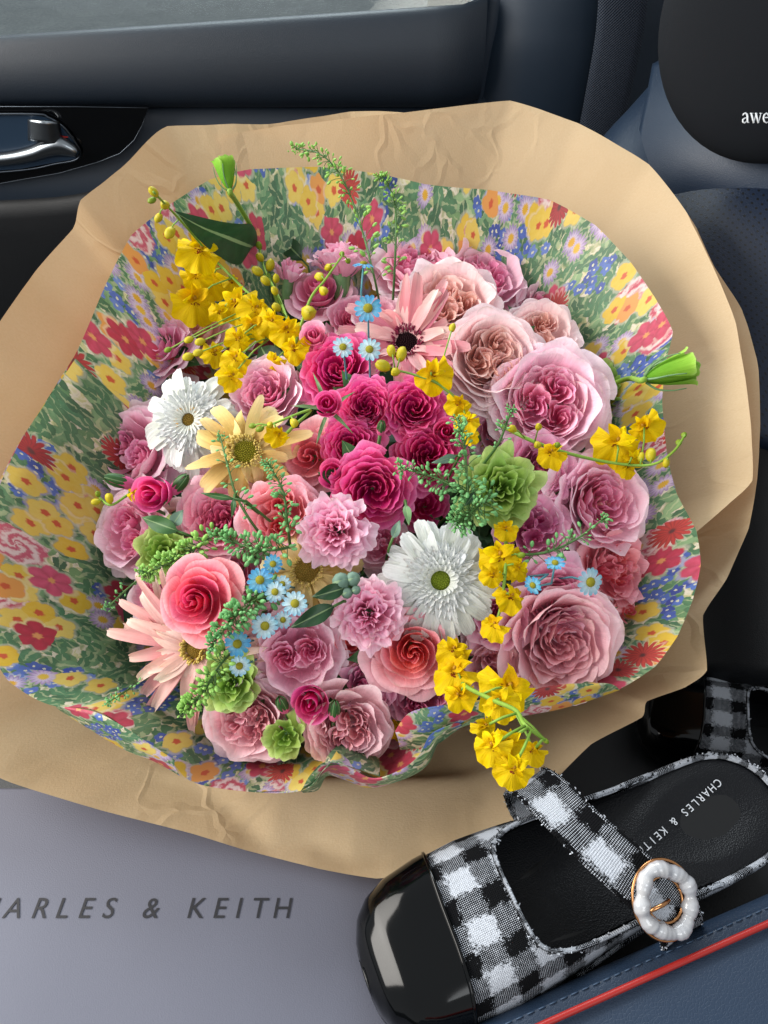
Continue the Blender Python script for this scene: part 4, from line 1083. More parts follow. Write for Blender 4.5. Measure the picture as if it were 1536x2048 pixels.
def bloom_mesh(parent, R, rng, m4):
    """one dancing-lady orchid: ruffled two-lobed lip, side petals, sepals, column"""
    p1, p2 = rng.uniform(0, 6), rng.uniform(0, 6)
    def lipf(a, b):
        th = lerp(-2.0, 2.0, a); r = b*R*(.98+.10*math.cos(2*th)-.20*math.exp(-(th/.16)**2)+.05*math.sin(7*th+p1))
        z = .20*R*b*b*math.sin(4.3*th+p1)+.13*R*b**3*math.sin(9.7*th+p2)+.05*R*b**4*math.sin(23*th)-.28*R*b*b+.05*R
        return (r*math.sin(th), -r*math.cos(th)-.02*R, z)
    mb = MB().grid(lipf, 30, 7); place(mb, m4)
    lip_ = mb.build('bloom', P['lip'], parent, t=rng.random())
    for a, L, w_ in ((.9, .72, .24), (-.9, .72, .24), (0., .62, .17), (1.9, .6, .15), (-1.9, .6, .15)):
        q1 = rng.uniform(0, 6)
        g_ = MB().grid(lambda q, b: ((2*q-1)*w_*R*math.sin(PI*min(1, b*.93+.05))**.7*1.05, L*R*b, .12*R+.35*R*b*b*rng_c+.07*R*math.sin(6*b+q1+3*q)), 4, 6) if False else None
        tilt = rng.uniform(.1, .7); rr1 = rng.uniform(-.3, .3)
        def pf(q, b):
            u = 2*q-1; w2 = w_*R*math.sin(PI*min(1., .06+b*.92))**.7
            return (u*w2, L*R*b, .10*R+.10*R*math.sin(5*b+q1+2*u)+u*u*w2*.5-.2*R*b*b)
        g_ = MB().grid(pf, 4, 6)
        place(g_, m4 @ Matrix.Rotation(a+rr1, 4, 'Z') @ Matrix.Rotation(tilt, 4, 'X')); g_.build('petal', P['yellow'], lip_, t=rng.random())
    g_ = MB().ball((0, .04*R, .16*R), (.09*R, .11*R, .12*R), None, 8, 6)
    for k in range(7): g_.ball((.10*R*math.cos(k*.9), -.06*R+.08*R*math.sin(k*.9), .12*R), .035*R, None, 5, 4)
    place(g_, m4).build('column', G['orange'], lip_)
    return lip_
def orchid(label, stem, blooms, buds, lift=.02, seed=0, rad=.0011):
    """stem: (px,py,lift); blooms: (px,py,r); buds: (px,py,r)"""
    rng = random.Random(seed+5)
    sp = [on_dome(px, py, l) for px, py, l in stem]
    pts = [Vector(q) for q in spline([tuple(q) for q in sp], max(8, 6*len(sp)))]
    o = thing('orchid_spray', label, 'orchid spray', Matrix.Translation(pts[0]), 'yellow orchid sprays')
    inv = Matrix.Translation(-pts[0])
    loc = [inv @ q for q in pts]
    nn = len(loc)
    MB().tube(loc, [lerp(rad*1.25, rad*.6, k/(nn-1)) for k in range(nn)], 6).build('stem', G['lime'], o)
    def near(q): return min(loc, key=lambda z: (z-q).length)
    ped = MB()
    for b_ in blooms:
        px, py, r = b_[:3]; dl = b_[3] if len(b_) > 3 else 0
        q = on_dome(px, py, lift+dl); R = r*depth(q)/FPX*1.06
        u, v, w = uvw(q)
        tocam = (EYE-q).normalized()
        d = (tocam*.9+BN*.4+Vector((rng.uniform(-.6, .6), rng.uniform(-.6, .6), rng.uniform(-.2, .3)))).normalized()
        # the lip hangs towards the foot of the picture
        zx = d; dn = (-BV*1.0+BU*rng.uniform(-.7, .7)); dn = (dn-zx*dn.dot(zx)).normalized(); yx = -dn; xx = yx.cross(zx)
        m4 = Matrix(((xx.x, yx.x, zx.x, 0), (xx.y, yx.y, zx.y, 0), (xx.z, yx.z, zx.z, 0), (0, 0, 0, 1)))
        ql = inv @ q
        bloom_mesh(o, R, rng, Matrix.Translation(ql) @ m4)
        s_ = near(ql); ped.tube([s_, s_.lerp(ql, .5)+BN*.004, ql-d*.001], .0006, 5)
    for px, py, r in buds:
        q = on_dome(px, py, lift+.004); R = r*depth(q)/FPX; ql = inv @ q; s_ = near(ql)
        ax = (ql-s_); ax = ax.normalized() if ax.length > 1e-5 else Vector((0, 0, 1))
        MB().ball(ql, (R*.72, R*.72, R), ax, 8, 6, lambda th, ph: 1+.07*math.cos(3*ph)).build('bud', G['bud_y'] if r > 9 else G['bud_g'], o)
        ped.tube([s_, s_.lerp(ql, .6)+BN*.002, ql], .0005, 5)
    ped.build('flower_stalks', G['lime'], o, kind='stuff')
    return o

def sprig(label, stem, podr=4.6, dens=1., spread=16, pod='pod', seed=0, taper=True, dense=False, group='pennycress sprigs'):
    """seed-pod sprig: stem (px,py,lift m); pods of radius podr px sit on fine stalks up to spread px from the stem"""
    rng = random.Random(seed+91)
    sp = [on_dome(px, py, l) for px, py, l in stem]
    pts = [Vector(q) for q in spline([tuple(q) for q in sp], max(10, 10*len(sp)))]
    o = thing('pennycress_sprig', label, 'foliage sprig', Matrix.Translation(pts[0]), group)
    inv = Matrix.Translation(-pts[0]); loc = [inv @ q for q in pts]; nn = len(loc)
    sm = MB().tube(loc, [lerp(.0010, .0005, k/(nn-1)) for k in range(nn)], 6)
    pm = MB(); tip = MB()
    length = sum((pts[k+1]-pts[k]).length for k in range(nn-1)); sc = depth(pts[nn//2])/FPX
    cnt = int(length/sc/ (5.5/dens))
    for k in range(cnt):
        f = rng.random() if not taper else rng.random()**.75
        f = .12+.88*f
        x = f*(nn-1); i = min(int(x), nn-2); c = loc[i].lerp(loc[i+1], x-i); ax = (loc[i+1]-loc[i]).normalized()
        rd = Vector((rng.gauss(0, 1), rng.gauss(0, 1), rng.gauss(0, 1)+.35)); rd = (rd-ax*rd.dot(ax)*.6).normalized()
        L = spread*sc*rng.uniform(.55, 1.1)*lerp(1.1, .45, f**2)
        q = c+rd*L+ax*L*.5
        r = podr*1.35*sc*rng.uniform(.6, 1.15)*lerp(1.1, .65, f)
        sm.tube([c, c.lerp(q, .55)+ax*.0005, q], .00028, 4, False)
        pm.ball(q+rd*r, (r*.62, r*.45, r), rd, 6, 4)
    for k in range(26):
        q = loc[-1]+Vector((rng.gauss(0, 1), rng.gauss(0, 1), rng.gauss(0, 1)))*(5.5*sc)
        pm.ball(q, 1.9*sc*rng.uniform(.7, 1.2), None, 5, 4)
    sm.build('stem', G['stem'], o)
    pm.build('seed_pods', G[pod], o, kind='stuff')
    return o
def loose_leaf(label, px0, py0, px1, py1, wpx, lift, mat='dark', cat='leaf', name='leaf_blade', twist=.3, arch=.2, grp=None):
    a = on_dome(px0, py0, lift); b = on_dome(px1, py1, lift+.004); L = (b-a).length
    y = (b-a).normalized(); z = ((EYE-a).normalized()); z = (z-y*z.dot(y)).normalized(); x = y.cross(z)
    m4 = Matrix(((x.x, y.x, z.x, a.x), (x.y, y.y, z.y, a.y), (x.z, y.z, z.z, a.z), (0, 0, 0, 1)))
    o = thing(name, label, cat, m4, grp)
    leaf_mb(L, wpx*depth(a)/FPX, .25, arch, 6, 12, twist).build('blade', G[mat], o)
    base = o.matrix_world.inverted() @ wld(*(q*.3 for q in uvw(a)[:2]), -.15)
    MB().tube([(0, .004, 0), (0, -.006, -.004), base*.5+Vector((0, -.004, 0)), base], .0009, 5).build('stalk', G['stem'], o)
    return o
# ---------------------------------------------------------------- the flowers, one by one
HG = 'hot pink spray roses'; PG = 'pink garden roses'; LG = 'green lisianthus'
# back row
rose(836, 530, 68, 0, 'pink', 'pink rose tucked against the floral paper above the blush roses', 'garden', 1, PG, face=(0, .2))
rose(640, 580, 56, -6, 'rosy', 'deep pink rose half hidden behind the long-stalked carnation', 'classic', 2, PG, face=(0, .1))
rose(968, 552, 76, 4, 'pink', 'pink rose with pale outer petals at the back beside the printed red flowers', 'garden', 3, PG, n=40, face=(.1, .1))
rose(903, 606, 78, 14, 'blush', 'blush rose between the dark-eyed gerbera and the pink rose behind it', 'garden', 4, PG, subs=3)
rose(1096, 626, 58, -2, 'pink', 'pink rose peeking out behind a blush rose near the printed purple asters', 'garden', 5, PG, face=(.2, 0))
rose(1086, 668, 62, 6, 'blush', 'faded blush rose wedged behind the large cabbage rose', 'garden', 6, PG, n=36)
rose(985, 720, 82, 26, 'blush', 'round blush cabbage rose with a split, quartered heart', 'garden', 7, PG, subs=3, n=62, ruf=.045, face=(.1, -.1))
rose(1128, 770, 96, 6, 'pink', 'wide pale petals behind the largest pink rose', 'classic', 18, PG, n=18, ruf=.07, face=(.35, .25))
rose(1100, 806, 94, 24, 'pink', 'largest pink rose with frilled petals, near the green ruffled lisianthus', 'garden', 8, PG, n=56, ruf=.06, face=(-.15, -.1))
rose(1223, 780, 62, 2, 'green', 'flat green lisianthus squeezed between the largest pink rose and the paper', 'lisi', 9, LG, 'lisianthus', 'lisianthus', 0, face=(.5, 0))
rose(318, 688, 64, 2, 'carn', 'frilly pink bloom leaning on the floral paper above the white gerbera', 'lisi', 10, PG, n=26, ruf=.09, face=(-.2, .1))
rose(402, 655, 56, 4, 'blush', 'pale blush rose behind the yellow orchids', 'classic', 11, PG, n=20)
rose(534, 786, 62, 10, 'pink', 'pink rose with white-edged petals above the cream gerbera', 'garden', 12, PG, face=(-.1, .1), n=40)
rose(262, 898, 76, 2, 'pink', 'pale pink rose with peach heart at the left rim under the white gerbera', 'garden', 13, PG, n=38, face=(-.3, 0))
rose(620, 912, 62, 12, 'salmon', 'salmon pink half-open rose between cream gerbera and hot pink roses', 'classic', 14, PG, n=22, face=(-.1, -.2))
rose(640, 770, 50, -4, 'salmon', 'salmon outer petals behind the spiky sepalled bud', 'classic', 15, PG, n=16)
rose(258, 1062, 70, -2, 'pink', 'bright pink rose at the left rim beneath the magenta bud', 'garden', 16, PG, n=36, face=(-.4, 0))
rose(345, 1040, 46, -12, 'blush', 'pale rose in shade between the two pink roses at the left rim', 'classic', 17, PG, n=16)
rose(437, 1040, 66, 4, 'rosy', 'frilled bright pink rose below the cream gerbera', 'garden', 19, PG, n=44, ruf=.08)
rose(560, 1030, 62, 16, 'coral', 'coral rose with red heart next to the ruffled carnation', 'garden', 20, PG, n=40)
rose(1082, 942, 64, 8, 'mauve', 'rosy pink rose beside the ruffled green lisianthus', 'garden', 21, PG, n=42, face=(.1, 0))
rose(1180, 1010, 84, 2, 'blush', 'white guard petals around the big pale rose at the right rim', 'classic', 22, PG, n=14, ruf=.06, face=(.2, 0))
rose(1208, 1006, 82, 16, 'pink', 'big pale pink rose with chalky outer petals at the right rim', 'garden', 23, PG, n=46, face=(.25, 0))
rose(1068, 1056, 58, 4, 'mauve', 'deep pink frilled rose left of the big pale rose and above the daisies', 'garden', 24, PG, n=40, ruf=.08)
rose(1234, 1140, 66, 2, 'salmon', 'crumpled coral pink rose against the paper at the right rim', 'garden', 25, PG, n=40, ruf=.11, face=(.3, 0))
rose(1112, 1198, 62, 16, 'rosy', 'pink rose with tight swirled heart below the blue daisies', 'garden', 26, PG, n=40, face=(-.1, -.1))
rose(1000, 1236, 54, 6, 'rosy', 'small pink rose under the yellow orchids beside the big white gerbera', 'garden', 27, PG, n=34)
rose(1120, 1286, 98, 16, 'dusty', 'largest dusty pink rose low down beside the folded paper lip', 'garden', 28, PG, n=48, ruf=.07, face=(.1, -.2))
rose(985, 1330, 52, -2, 'dusty', 'dusty rose in shade between the orchids and the largest dusty rose', 'garden', 29, PG, n=30)
rose(1256, 1222, 36, -8, 'salmon', 'small salmon rose at the right rim over the printed poppy', 'classic', 30, PG, n=16)
rose(394, 1200, 72, 56, 'bright', 'vivid pink rose with high spiral heart and pale rim petals', 'classic', 31, PG, n=30, face=(-.2, 0))
rose(300, 1192, 42, -4, 'pink', 'small pink rose behind the vivid rose at the left rim', 'garden', 32, PG, n=26, face=(-.4, 0))
rose(596, 1308, 72, 14, 'pink', 'soft pink rose under the dark green leaves beside the daisies', 'garden', 33, PG, n=40, cup=1.2)
rose(704, 1282, 62, 4, 'coral', 'coral pink rose behind the lower carnation', 'classic', 34, PG, n=24)
rose(824, 1302, 80, 20, 'coral', 'coral rose with pointed spiral heart and pale skirt below the white gerbera', 'classic', 35, PG, n=32, face=(0, -.1))
rose(735, 1372, 54, 4, 'mauve', 'mauve pink rose low down left of its twin under the coral rose', 'garden', 36, PG, n=40)
rose(836, 1392, 62, 4, 'mauve', 'mauve pink rose with purple swirls above the folded paper lip', 'garden', 37, PG, n=44, face=(0, -.2))
rose(496, 1440, 68, 14, 'dusty', 'dusty pink rose at the bottom next to the small green bud', 'garden', 38, PG, n=44, face=(-.1, -.2))
rose(692, 1458, 70, 16, 'dusty', 'large dusty pink rose at the bottom above the waved paper lip', 'garden', 39, PG, n=48, face=(.1, -.2))
rose(758, 1084, 46, -4, 'pink', 'pink rose in the gap between the carnation and the big white gerbera', 'garden', 40, PG, n=30)
rose(640, 1140, 40, -14, 'rosy', 'shaded pink rose under the lower cream gerbera', 'garden', 41, PG, n=24)
rose(850, 1010, 44, -10, 'hot', 'shaded crimson rose under the pennycress in the middle', 'spray', 42, HG, n=30)
for x_, y_, r_, z_, p_, l_ in ((760, 640, 46, -16, 'pink', 'pink rose in shade behind the dark-eyed gerbera'), (450, 690, 50, -18, 'blush', 'blush rose buried under the big orchid spray'),
        (1000, 860, 50, -14, 'pink', 'pink rose hidden under the thin pennycress right of the hot pink cluster'), (1150, 900, 46, -16, 'pink', 'pink rose in the gap below the largest pink rose'),
        (1150, 1110, 52, -12, 'dusty', 'dusty pink rose in the gap behind the right rim daisies'), (470, 1150, 52, -20, 'pink', 'pink rose in shade between the vivid rose and cream gerbera'),
        (1040, 1310, 50, -10, 'dusty', 'dusty rose tucked beside the orchids above the folded lip'), (590, 1400, 46, -24, 'dusty', 'dusty rose in shade behind the bottom closed buds'),
        (1170, 1240, 50, -14, 'pink', 'pale rose peeking out above the largest dusty rose'), (330, 790, 44, -20, 'pink', 'pink rose mostly hidden behind the shaggy white gerbera'), (1020, 600, 46, -14, 'blush', 'blush rose deep in the back row between two pink roses'), (215, 985, 40, -10, 'pink', 'pink rose behind the closed bud with thin tips at the left rim'), (705, 640, 44, -20, 'rosy', 'rosy rose in shade under the vivid blue daisy'), (560, 1250, 42, -16, 'pink', 'pink rose in shade behind the pale blue daisies'), (780, 1440, 42, -14, 'rosy', 'rosy rose under the mauve roses at the folded lip'), (420, 980, 42, -16, 'pink', 'pink rose in the gap under the cream gerbera petals'), (1160, 690, 44, -18, 'pink', 'pink rose low behind the largest pink rose near the purple asters')):
    rose(x_, y_, r_, z_, p_, l_, 'garden', x_, PG, n=30, leaves=1)
# hot pink spray roses
rose(678, 736, 72, 22, 'hot', 'hot pink rose just under the two white-blue daisies', 'spray', 43, HG, face=(-.1, .1))
rose(734, 814, 60, 26, 'hot', 'small hot pink rose in the centre of the cluster beside the round one', 'spray', 44, HG)
rose(828, 814, 62, 28, 'hot', 'round hot pink rose beneath the orchid bloom and buds', 'spray', 45, HG)
rose(702, 890, 56, 20, 'hot', 'hot pink rose above the crimson bud and tall cabbage rose', 'spray', 46, HG)
rose(858, 908, 66, 16, 'hot', 'hot pink rose partly covered by pennycress', 'spray', 47, HG)
rose(748, 982, 76, 30, 'hot', 'tall hot pink cabbage rose next to the carnation', 'spray', 48, HG, face=(.05, -.35))
rose(655, 812, 30, 44, 'hot', 'round crimson rosebud ringed by long pale sepals', 'bud', 49, HG, name='rosebud', sepal=2.0, sepal_up=.15, leaves=0)
rose(666, 950, 34, 24, 'hot', 'crimson rosebud between the salmon rose and tall cabbage rose', 'bud', 50, HG, name='rosebud', leaves=0)
rose(890, 868, 30, 22, 'hot', 'crimson rosebud right of the round hot pink rose', 'bud', 51, HG, name='rosebud', leaves=1)
rose(316, 986, 42, 22, 'hot', 'opening magenta rosebud between two closed green buds', 'bud', 52, HG, name='rosebud', leaves=0, face=(-.2, -.3))
rose(624, 1398, 42, 22, 'hot', 'opening magenta rosebud above the two bottom dusty roses', 'bud', 53, HG, name='rosebud', leaves=1, face=(0, -.2))
rose(629, 680, 32, 24, 'rosy', 'tiny pink rosebud left of the white-blue daisies', 'bud', 54, HG, name='rosebud', leaves=0)
def closed_bud(px, py, pr, dz, label, face):
    rng = random.Random(px)
    o, R, p, d = flower_base('closed_bud', 'rosebud', px, py, pr, dz, label, 'closed green rosebuds', face, .3, rng=rng)
    for k in range(5):
        a = 2*PI*k/5
        cup_petal(rng, R, a, .1*R, .50*R, -R*.8, .9*R, .8, -.42, .02, 6, 7, edge=.5).build('sepal', G['leaf'], o)
    MB().ball((0, 0, 0), (.42*R, .42*R, .85*R), None, 10, 7).build('bud_core', P['rosy'], o)
    add_stem(o, R, p, d, .0012, -.8)
closed_bud(246, 964, 34, 22, 'closed green rosebud with long thin tips left of the magenta bud', (-1.6, .3))
closed_bud(356, 972, 32, 20, 'plump closed green rosebud right of the magenta bud', (.9, .8))
closed_bud(566, 1412, 30, 24, 'closed green rosebud left of the bottom magenta bud', (-.2, .6))
closed_bud(668, 1424, 30, 26, 'closed green rosebud lying on the large bottom dusty rose', (.1, .9))
closed_bud(762, 858, 22, 42, 'small closed green bud among the hot pink roses', (.1, .5))
# green lisianthus
rose(1004, 976, 66, 30, 'green', 'ruffled green lisianthus in full bloom beside the pennycress', 'lisi', 60, LG, 'lisianthus', 'lisianthus', 0, n=30, ruf=.15)
rose(462, 1366, 50, 28, 'green', 'green lisianthus behind the pennycress at the lower left', 'lisi', 61, LG, 'lisianthus', 'lisianthus', 0, n=22)
rose(322, 1106, 46, 14, 'green', 'small green lisianthus above the vivid pink rose at the left', 'lisi', 62, LG, 'lisianthus', 'lisianthus', 0, n=20)
rose(570, 1472, 38, 24, 'green', 'small green lisianthus bud between the two bottom dusty roses', 'lisi', 63, LG, 'lisianthus', 'lisianthus', 0, n=14)
def lisi_bud(label, px, py, pr, lift, dirn, stem):
    rng = random.Random(px); q = on_dome(px, py, lift); R = pr*depth(q)/FPX
    d = (BU*dirn[0]+BV*dirn[1]+BN*dirn[2]).normalized()
    o = thing('lisianthus_bud', label, 'lisianthus bud', frame(q, d), 'lisianthus buds on long stems')
    for k in range(9):
        t_ = k/8; cup_petal(rng, R, k*2.4, .12*R, lerp(.25, .68, t_)*R, -1.05*R, lerp(.95, .80, t_)*R, lerp(1.6, .95, t_), lerp(.0, .14, t_), .09, 12, 8, edge=.25).build('petal', P['green_bud'], o, t=t_)
    for k in range(5):
        a = 2*PI*k/5
        pts = [(.14*R*math.cos(a), .14*R*math.sin(a), -1.1*R), (.52*R*math.cos(a), .52*R*math.sin(a), -.75*R), (.72*R*math.cos(a), .72*R*math.sin(a), -.2*R), (.76*R*math.cos(a+.1), .76*R*math.sin(a+.1), .35*R)]
        MB().tube([Vector(v) for v in spline(pts, 10)], [lerp(.055, .02, k_/10)*R for k_ in range(11)], 5).build('sepal', G['sepal'], o)
    inv = o.matrix_world.inverted()
    pts = [(0, 0, -1.08*R), (0, 0, -1.3*R)]+[tuple(inv @ on_dome(*s_)) for s_ in stem]
    MB().tube([Vector(v) for v in spline(pts, 24)], .0019, 7).build('stem', G['lime'], o)
lisi_bud('green lisianthus bud on a bent stem over the top left paper', 453, 344, 32, .03, (-.15, .75, .6), [(470, 400, .02), (500, 450, .01), (518, 490, 0.), (560, 620, -.02)])
lisi_bud('fat green lisianthus bud jutting over the kraft paper at the right', 1346, 744, 50, .045, (.9, .12, .25), [(1262, 757, .03), (1236, 764, .015), (1150, 800, -.02)])
# carnations
carnation(668, 1062, 72, 36, 'ruffled pale pink carnation in the middle of the bouquet', 1, (-.1, -.1))
carnation(738, 1232, 70, 30, 'ruffled pink carnation below the eucalyptus berries', 2, (0, -.1))
carnation(684, 512, 58, 16, 'pink carnation standing on a long green calyx at the back', 3, (0, 1.6), out=.3)
carnation(580, 536, 38, 12, 'small half-open pink carnation beside the orchid buds', 4, (.2, 1.4), out=.3, n=16)
# gerberas
gerbera(880, 1160, 122, 24, 'white', 'large white gerbera with lime green centre', 1, (-.05, -.1), rows=((21, 1., 0.), (19, .9, .04), (26, .64, .06)), disc='disc_g', fl=('floret_w',), discr=.25, inner=5, wid=.125)
gerbera(382, 842, 108, 18, 'white', 'white gerbera with shaggy apricot-tinged centre under the orchids', 2, (-.1, -.1), rows=((19, 1., 0.), (18, .88, .05), (26, .62, .07)), disc='disc_t', fl=('floret_o', 'floret_w'), discr=.19, inner=4, irr=.10, droop=.26, wid=.13)
gerbera(492, 904, 122, 24, 'cream', 'wilting cream gerbera beside the shaggy white gerbera', 3, (0, -.1), rows=((21, 1., 0.), (17, .84, .05)), disc='disc_y', fl=('floret_y', 'floret_y'), discr=.20, inner=0, wid=.125, irr=.22, droop=.32)
gerbera(614, 1142, 108, 8, 'cream', 'cream gerbera with brown centre under the carnation', 4, (0, 0), rows=((21, 1., 0.), (17, .84, .04)), disc='disc_t', fl=('floret_y',), discr=.25, inner=0, wid=.125, irr=.16, droop=.28)
gerbera(814, 690, 126, 18, 'pinkg', 'pink gerbera with almost black centre and curling petals', 5, (-.15, .1), rows=((21, 1., 0.), (17, .82, .05)), disc='disc_d', fl=('floret_p', 'floret_p'), discr=.20, inner=0, wid=.115, irr=.20, droop=.05, cup=.25, roll=.5)
gerbera(398, 1292, 178, 14, 'spider', 'spidery pale pink gerbera seen edge-on below the vivid rose', 6, (-.30, -.30), rows=((24, 1., 0.), (20, .85, .05), (16, .6, .08)), disc='disc_t', fl=('floret_y',), discr=.12, inner=0, wid=.085, irr=.12, droop=.12, cup=.12, roll=.8)
# dyed daisies
daisy(727, 528, 22, 62, 'blue daisy seen from below at the top of its stalk', 'blue', (.1, 1.1), cup=-.1)
daisy(736, 617, 29, 58, 'vivid blue daisy against the pink gerbera petals', 'blue')
daisy(686, 694, 22, 56, 'pale blue daisy touching the hot pink rose', 'paleblue')
daisy(739, 699, 24, 56, 'white-blue daisy left of the dark gerbera eye', 'paleblue')
daisy(520, 1160, 27, 46, 'blue daisy left of the brown-centred cream gerbera', 'blue')
daisy(546, 1128, 20, 40, 'small blue daisy half behind another on the cream gerbera', 'blue')
daisy(550, 1184, 22, 44, 'white-tipped daisy below the blue one on the cream gerbera', 'paleblue')
daisy(565, 1168, 18, 40, 'small pale daisy on the cream petals', 'paleblue')
daisy(590, 1207, 26, 46, 'pale blue daisy left of the dark green leaf', 'paleblue')
daisy(530, 1252, 27, 46, 'pale blue daisy above the soft pink rose', 'paleblue')
daisy(566, 1240, 18, 40, 'small white daisy tucked behind the pale blue one above the soft pink rose', 'paleblue')
daisy(475, 1288, 27, 48, 'vivid blue daisy beside the lowest pale daisy and pennycress', 'blue')
daisy(479, 1332, 22, 46, 'pale daisy hanging lowest under the vivid blue daisy', 'paleblue')
daisy(1110, 1126, 20, 42, 'small blue daisy under the pennycress at the right', 'blue', (0, .7))
daisy(1180, 1164, 30, 40, 'white and blue daisy tilted towards the right rim', 'paleblue', (.5, -.3))
daisy(1066, 1170, 20, 40, 'small blue daisy seen from the side near the orchids', 'blue', (-1.2, -.8))
# orchids
orchid('big yellow orchid spray crowding the upper left above the white gerbera', [(560, 740, -.02), (540, 640, .02), (500, 590, .03), (430, 520, .03), (360, 440, .035), (307, 384, .04)],
       [(400, 500, 46), (392, 548, 34), (424, 556, 42, .004), (388, 600, 48, .004), (440, 622, 24), (474, 604, 44), (462, 562, 22), (512, 616, 36), (504, 650, 34, -.004), (478, 676, 28), (430, 704, 28, -.006), (472, 716, 32), (464, 752, 30, .004)],
       [(307, 384, 12), (304, 401, 9), (330, 410, 13), (317, 436, 11), (340, 466, 14), (336, 700, 8), (378, 680, 10), (400, 684, 11), (376, 714, 12), (396, 706, 11)], .03, 1)
orchid('yellow orchid spray with drooping buds next to the small carnation', [(600, 760, -.02), (590, 690, .015), (560, 600, .02), (530, 540, .025), (518, 490, .03)],
       [(545, 642, 34), (572, 656, 36, .004), (588, 694, 32), (552, 718, 22, -.006)],
       [(518, 491, 9), (520, 515, 11), (515, 543, 13), (540, 530, 13), (531, 562, 12), (549, 582, 10), (552, 557, 10), (553, 615, 12)], .028, 2)
orchid('thin orchid twig of yellow buds over the carnation calyx', [(590, 690, .02), (620, 600, .04), (650, 560, .05), (684, 512, .06)], [],
       [(617, 626, 22), (657, 535, 11), (639, 554, 13), (647, 582, 13), (684, 508, 8), (696, 522, 8)], .045, 3)
orchid('yellow orchid sprig crossing under the dark-eyed gerbera', [(960, 880, -.01), (930, 820, .03), (880, 770, .045), (830, 750, .05), (790, 740, .05)],
       [(864, 746, 42), (918, 806, 28), (934, 840, 28), (940, 872, 18, -.008)], [(766, 732, 17), (783, 702, 13), (803, 708, 16), (791, 744, 13), (905, 655, 10)], .05, 4)
orchid('yellow orchid spray reaching over the right rim of the floral paper', [(1000, 850, .02), (1060, 880, .03), (1130, 905, .035), (1220, 925, .04), (1300, 930, .05), (1345, 905, .055), (1370, 870, .06)],
       [(1234, 882, 50), (1288, 850, 36), (1262, 915, 26), (1104, 905, 32, -.004), (1255, 935, 22, -.004)], [(1077, 854, 10), (1075, 890, 11), (1115, 890, 9), (1302, 910, 15), (1282, 914, 11), (1332, 926, 10), (1358, 885, 9), (1368, 870, 8), (1025, 858, 12)], .045, 5)
orchid('yellow orchid spray hanging over the white gerbera petals', [(1010, 1020, .01), (1012, 1080, .04), (1010, 1150, .045), (1000, 1220, .04), (985, 1262, .035)],
       [(1012, 1056, 26), (1000, 1110, 46), (1036, 1135, 28), (985, 1148, 26, .004), (1022, 1192, 34), (990, 1250, 32)], [(1042, 1110, 9)], .045, 6)
orchid('yellow orchid spray falling over the folded paper lip onto the kraft paper', [(905, 1290, .01), (920, 1360, .04), (975, 1395, .06), (1030, 1420, .07), (1050, 1450, .075), (1090, 1480, .075)],
       [(908, 1298, 36), (912, 1342, 52, .004), (918, 1388, 36), (1015, 1372, 60, .02), (1000, 1402, 40, .02), (970, 1452, 30, .03), (985, 1490, 42, .035), (1020, 1480, 36, .035), (1028, 1535, 42, .038), (1066, 1500, 30, .03)], [(1072, 1512, 14), (1092, 1482, 7)], .04, 7)
orchid('stray yellow orchid twig beside the magenta bud at the left', [(330, 1000, 0.), (270, 985, .02), (222, 1010, .03), (195, 990, .03)], [(268, 985, 16)], [(219, 997, 12), (192, 1004, 10), (196, 988, 8)], .03, 8)
orchid('small yellow orchid peeking out under the mauve roses', [(800, 1380, -.03), (800, 1430, -.005), (780, 1452, 0.)], [(800, 1448, 30), (770, 1462, 20)], [], .0, 9)
orchid('few yellow orchid buds on the cream gerbera petals', [(560, 880, .02), (590, 850, .04), (620, 820, .045), (540, 850, .05)], [(556, 868, 26)], [(588, 846, 12), (540, 850, 10), (520, 858, 9), (505, 852, 8)], .045, 10)
# pennycress sprigs
sprig('tall pennycress sprig with nodding tip over the top paper', [(758, 600, 0.), (745, 540, .03), (715, 430, .05), (680, 350, .06), (640, 308, .065), (592, 298, .065)], 5.4, 1.1, 22, 'podl', 1)
sprig('pennycress sprig with rounded green tip at the top', [(786, 600, 0.), (790, 520, .03), (792, 440, .045), (785, 390, .05), (762, 352, .055)], 5., 1.3, 20, 'podl', 2)
sprig('slender pennycress sprig across the cream gerbera', [(530, 1080, .02), (500, 1040, .045), (472, 990, .055), (455, 930, .06), (440, 872, .06)], 5.2, .45, 20, 'pod', 3)
sprig('pennycress sprig in front of the coral rose', [(580, 1090, .02), (574, 1040, .05), (565, 980, .055), (535, 925, .06)], 5.6, 1.6, 18, 'pod', 4)
sprig('dense pennycress sprig arching below the cream gerbera', [(590, 1090, .03), (550, 1100, .045), (500, 1095, .045), (430, 1070, .04)], 7., 3.2, 26, 'pod', 5)
sprig('dense pennycress sprig reaching to the left rim above the vivid rose', [(440, 1060, .01), (400, 1090, .03), (350, 1120, .035), (285, 1150, .04)], 6.4, 3.4, 24, 'podl', 6)
sprig('dark pennycress sprig between the vivid rose and the daisies', [(560, 1160, .02), (510, 1200, .05), (465, 1240, .062), (425, 1290, .07)], 6.6, 3.6, 26, 'pod', 7)
sprig('pennycress sprig pointing down over the lower left lisianthus', [(480, 1290, .03), (440, 1330, .06), (405, 1385, .062), (370, 1420, .06)], 6.6, 3.6, 22, 'podl', 8)
sprig('spreading pennycress sprig over the hot pink roses', [(980, 1010, .03), (930, 985, .055), (870, 955, .06), (800, 935, .06)], 5.6, 1.9, 26, 'pod', 9)
sprig('upright pennycress sprig left of the ruffled green lisianthus', [(940, 1050, .03), (935, 980, .06), (930, 900, .065), (915, 840, .065)], 5.6, 2., 24, 'pod', 10)
sprig('dense pennycress tuft beneath the ruffled green lisianthus', [(985, 980, .03), (950, 1020, .055), (915, 1045, .05)], 5.2, 4., 34, 'pod', 11)
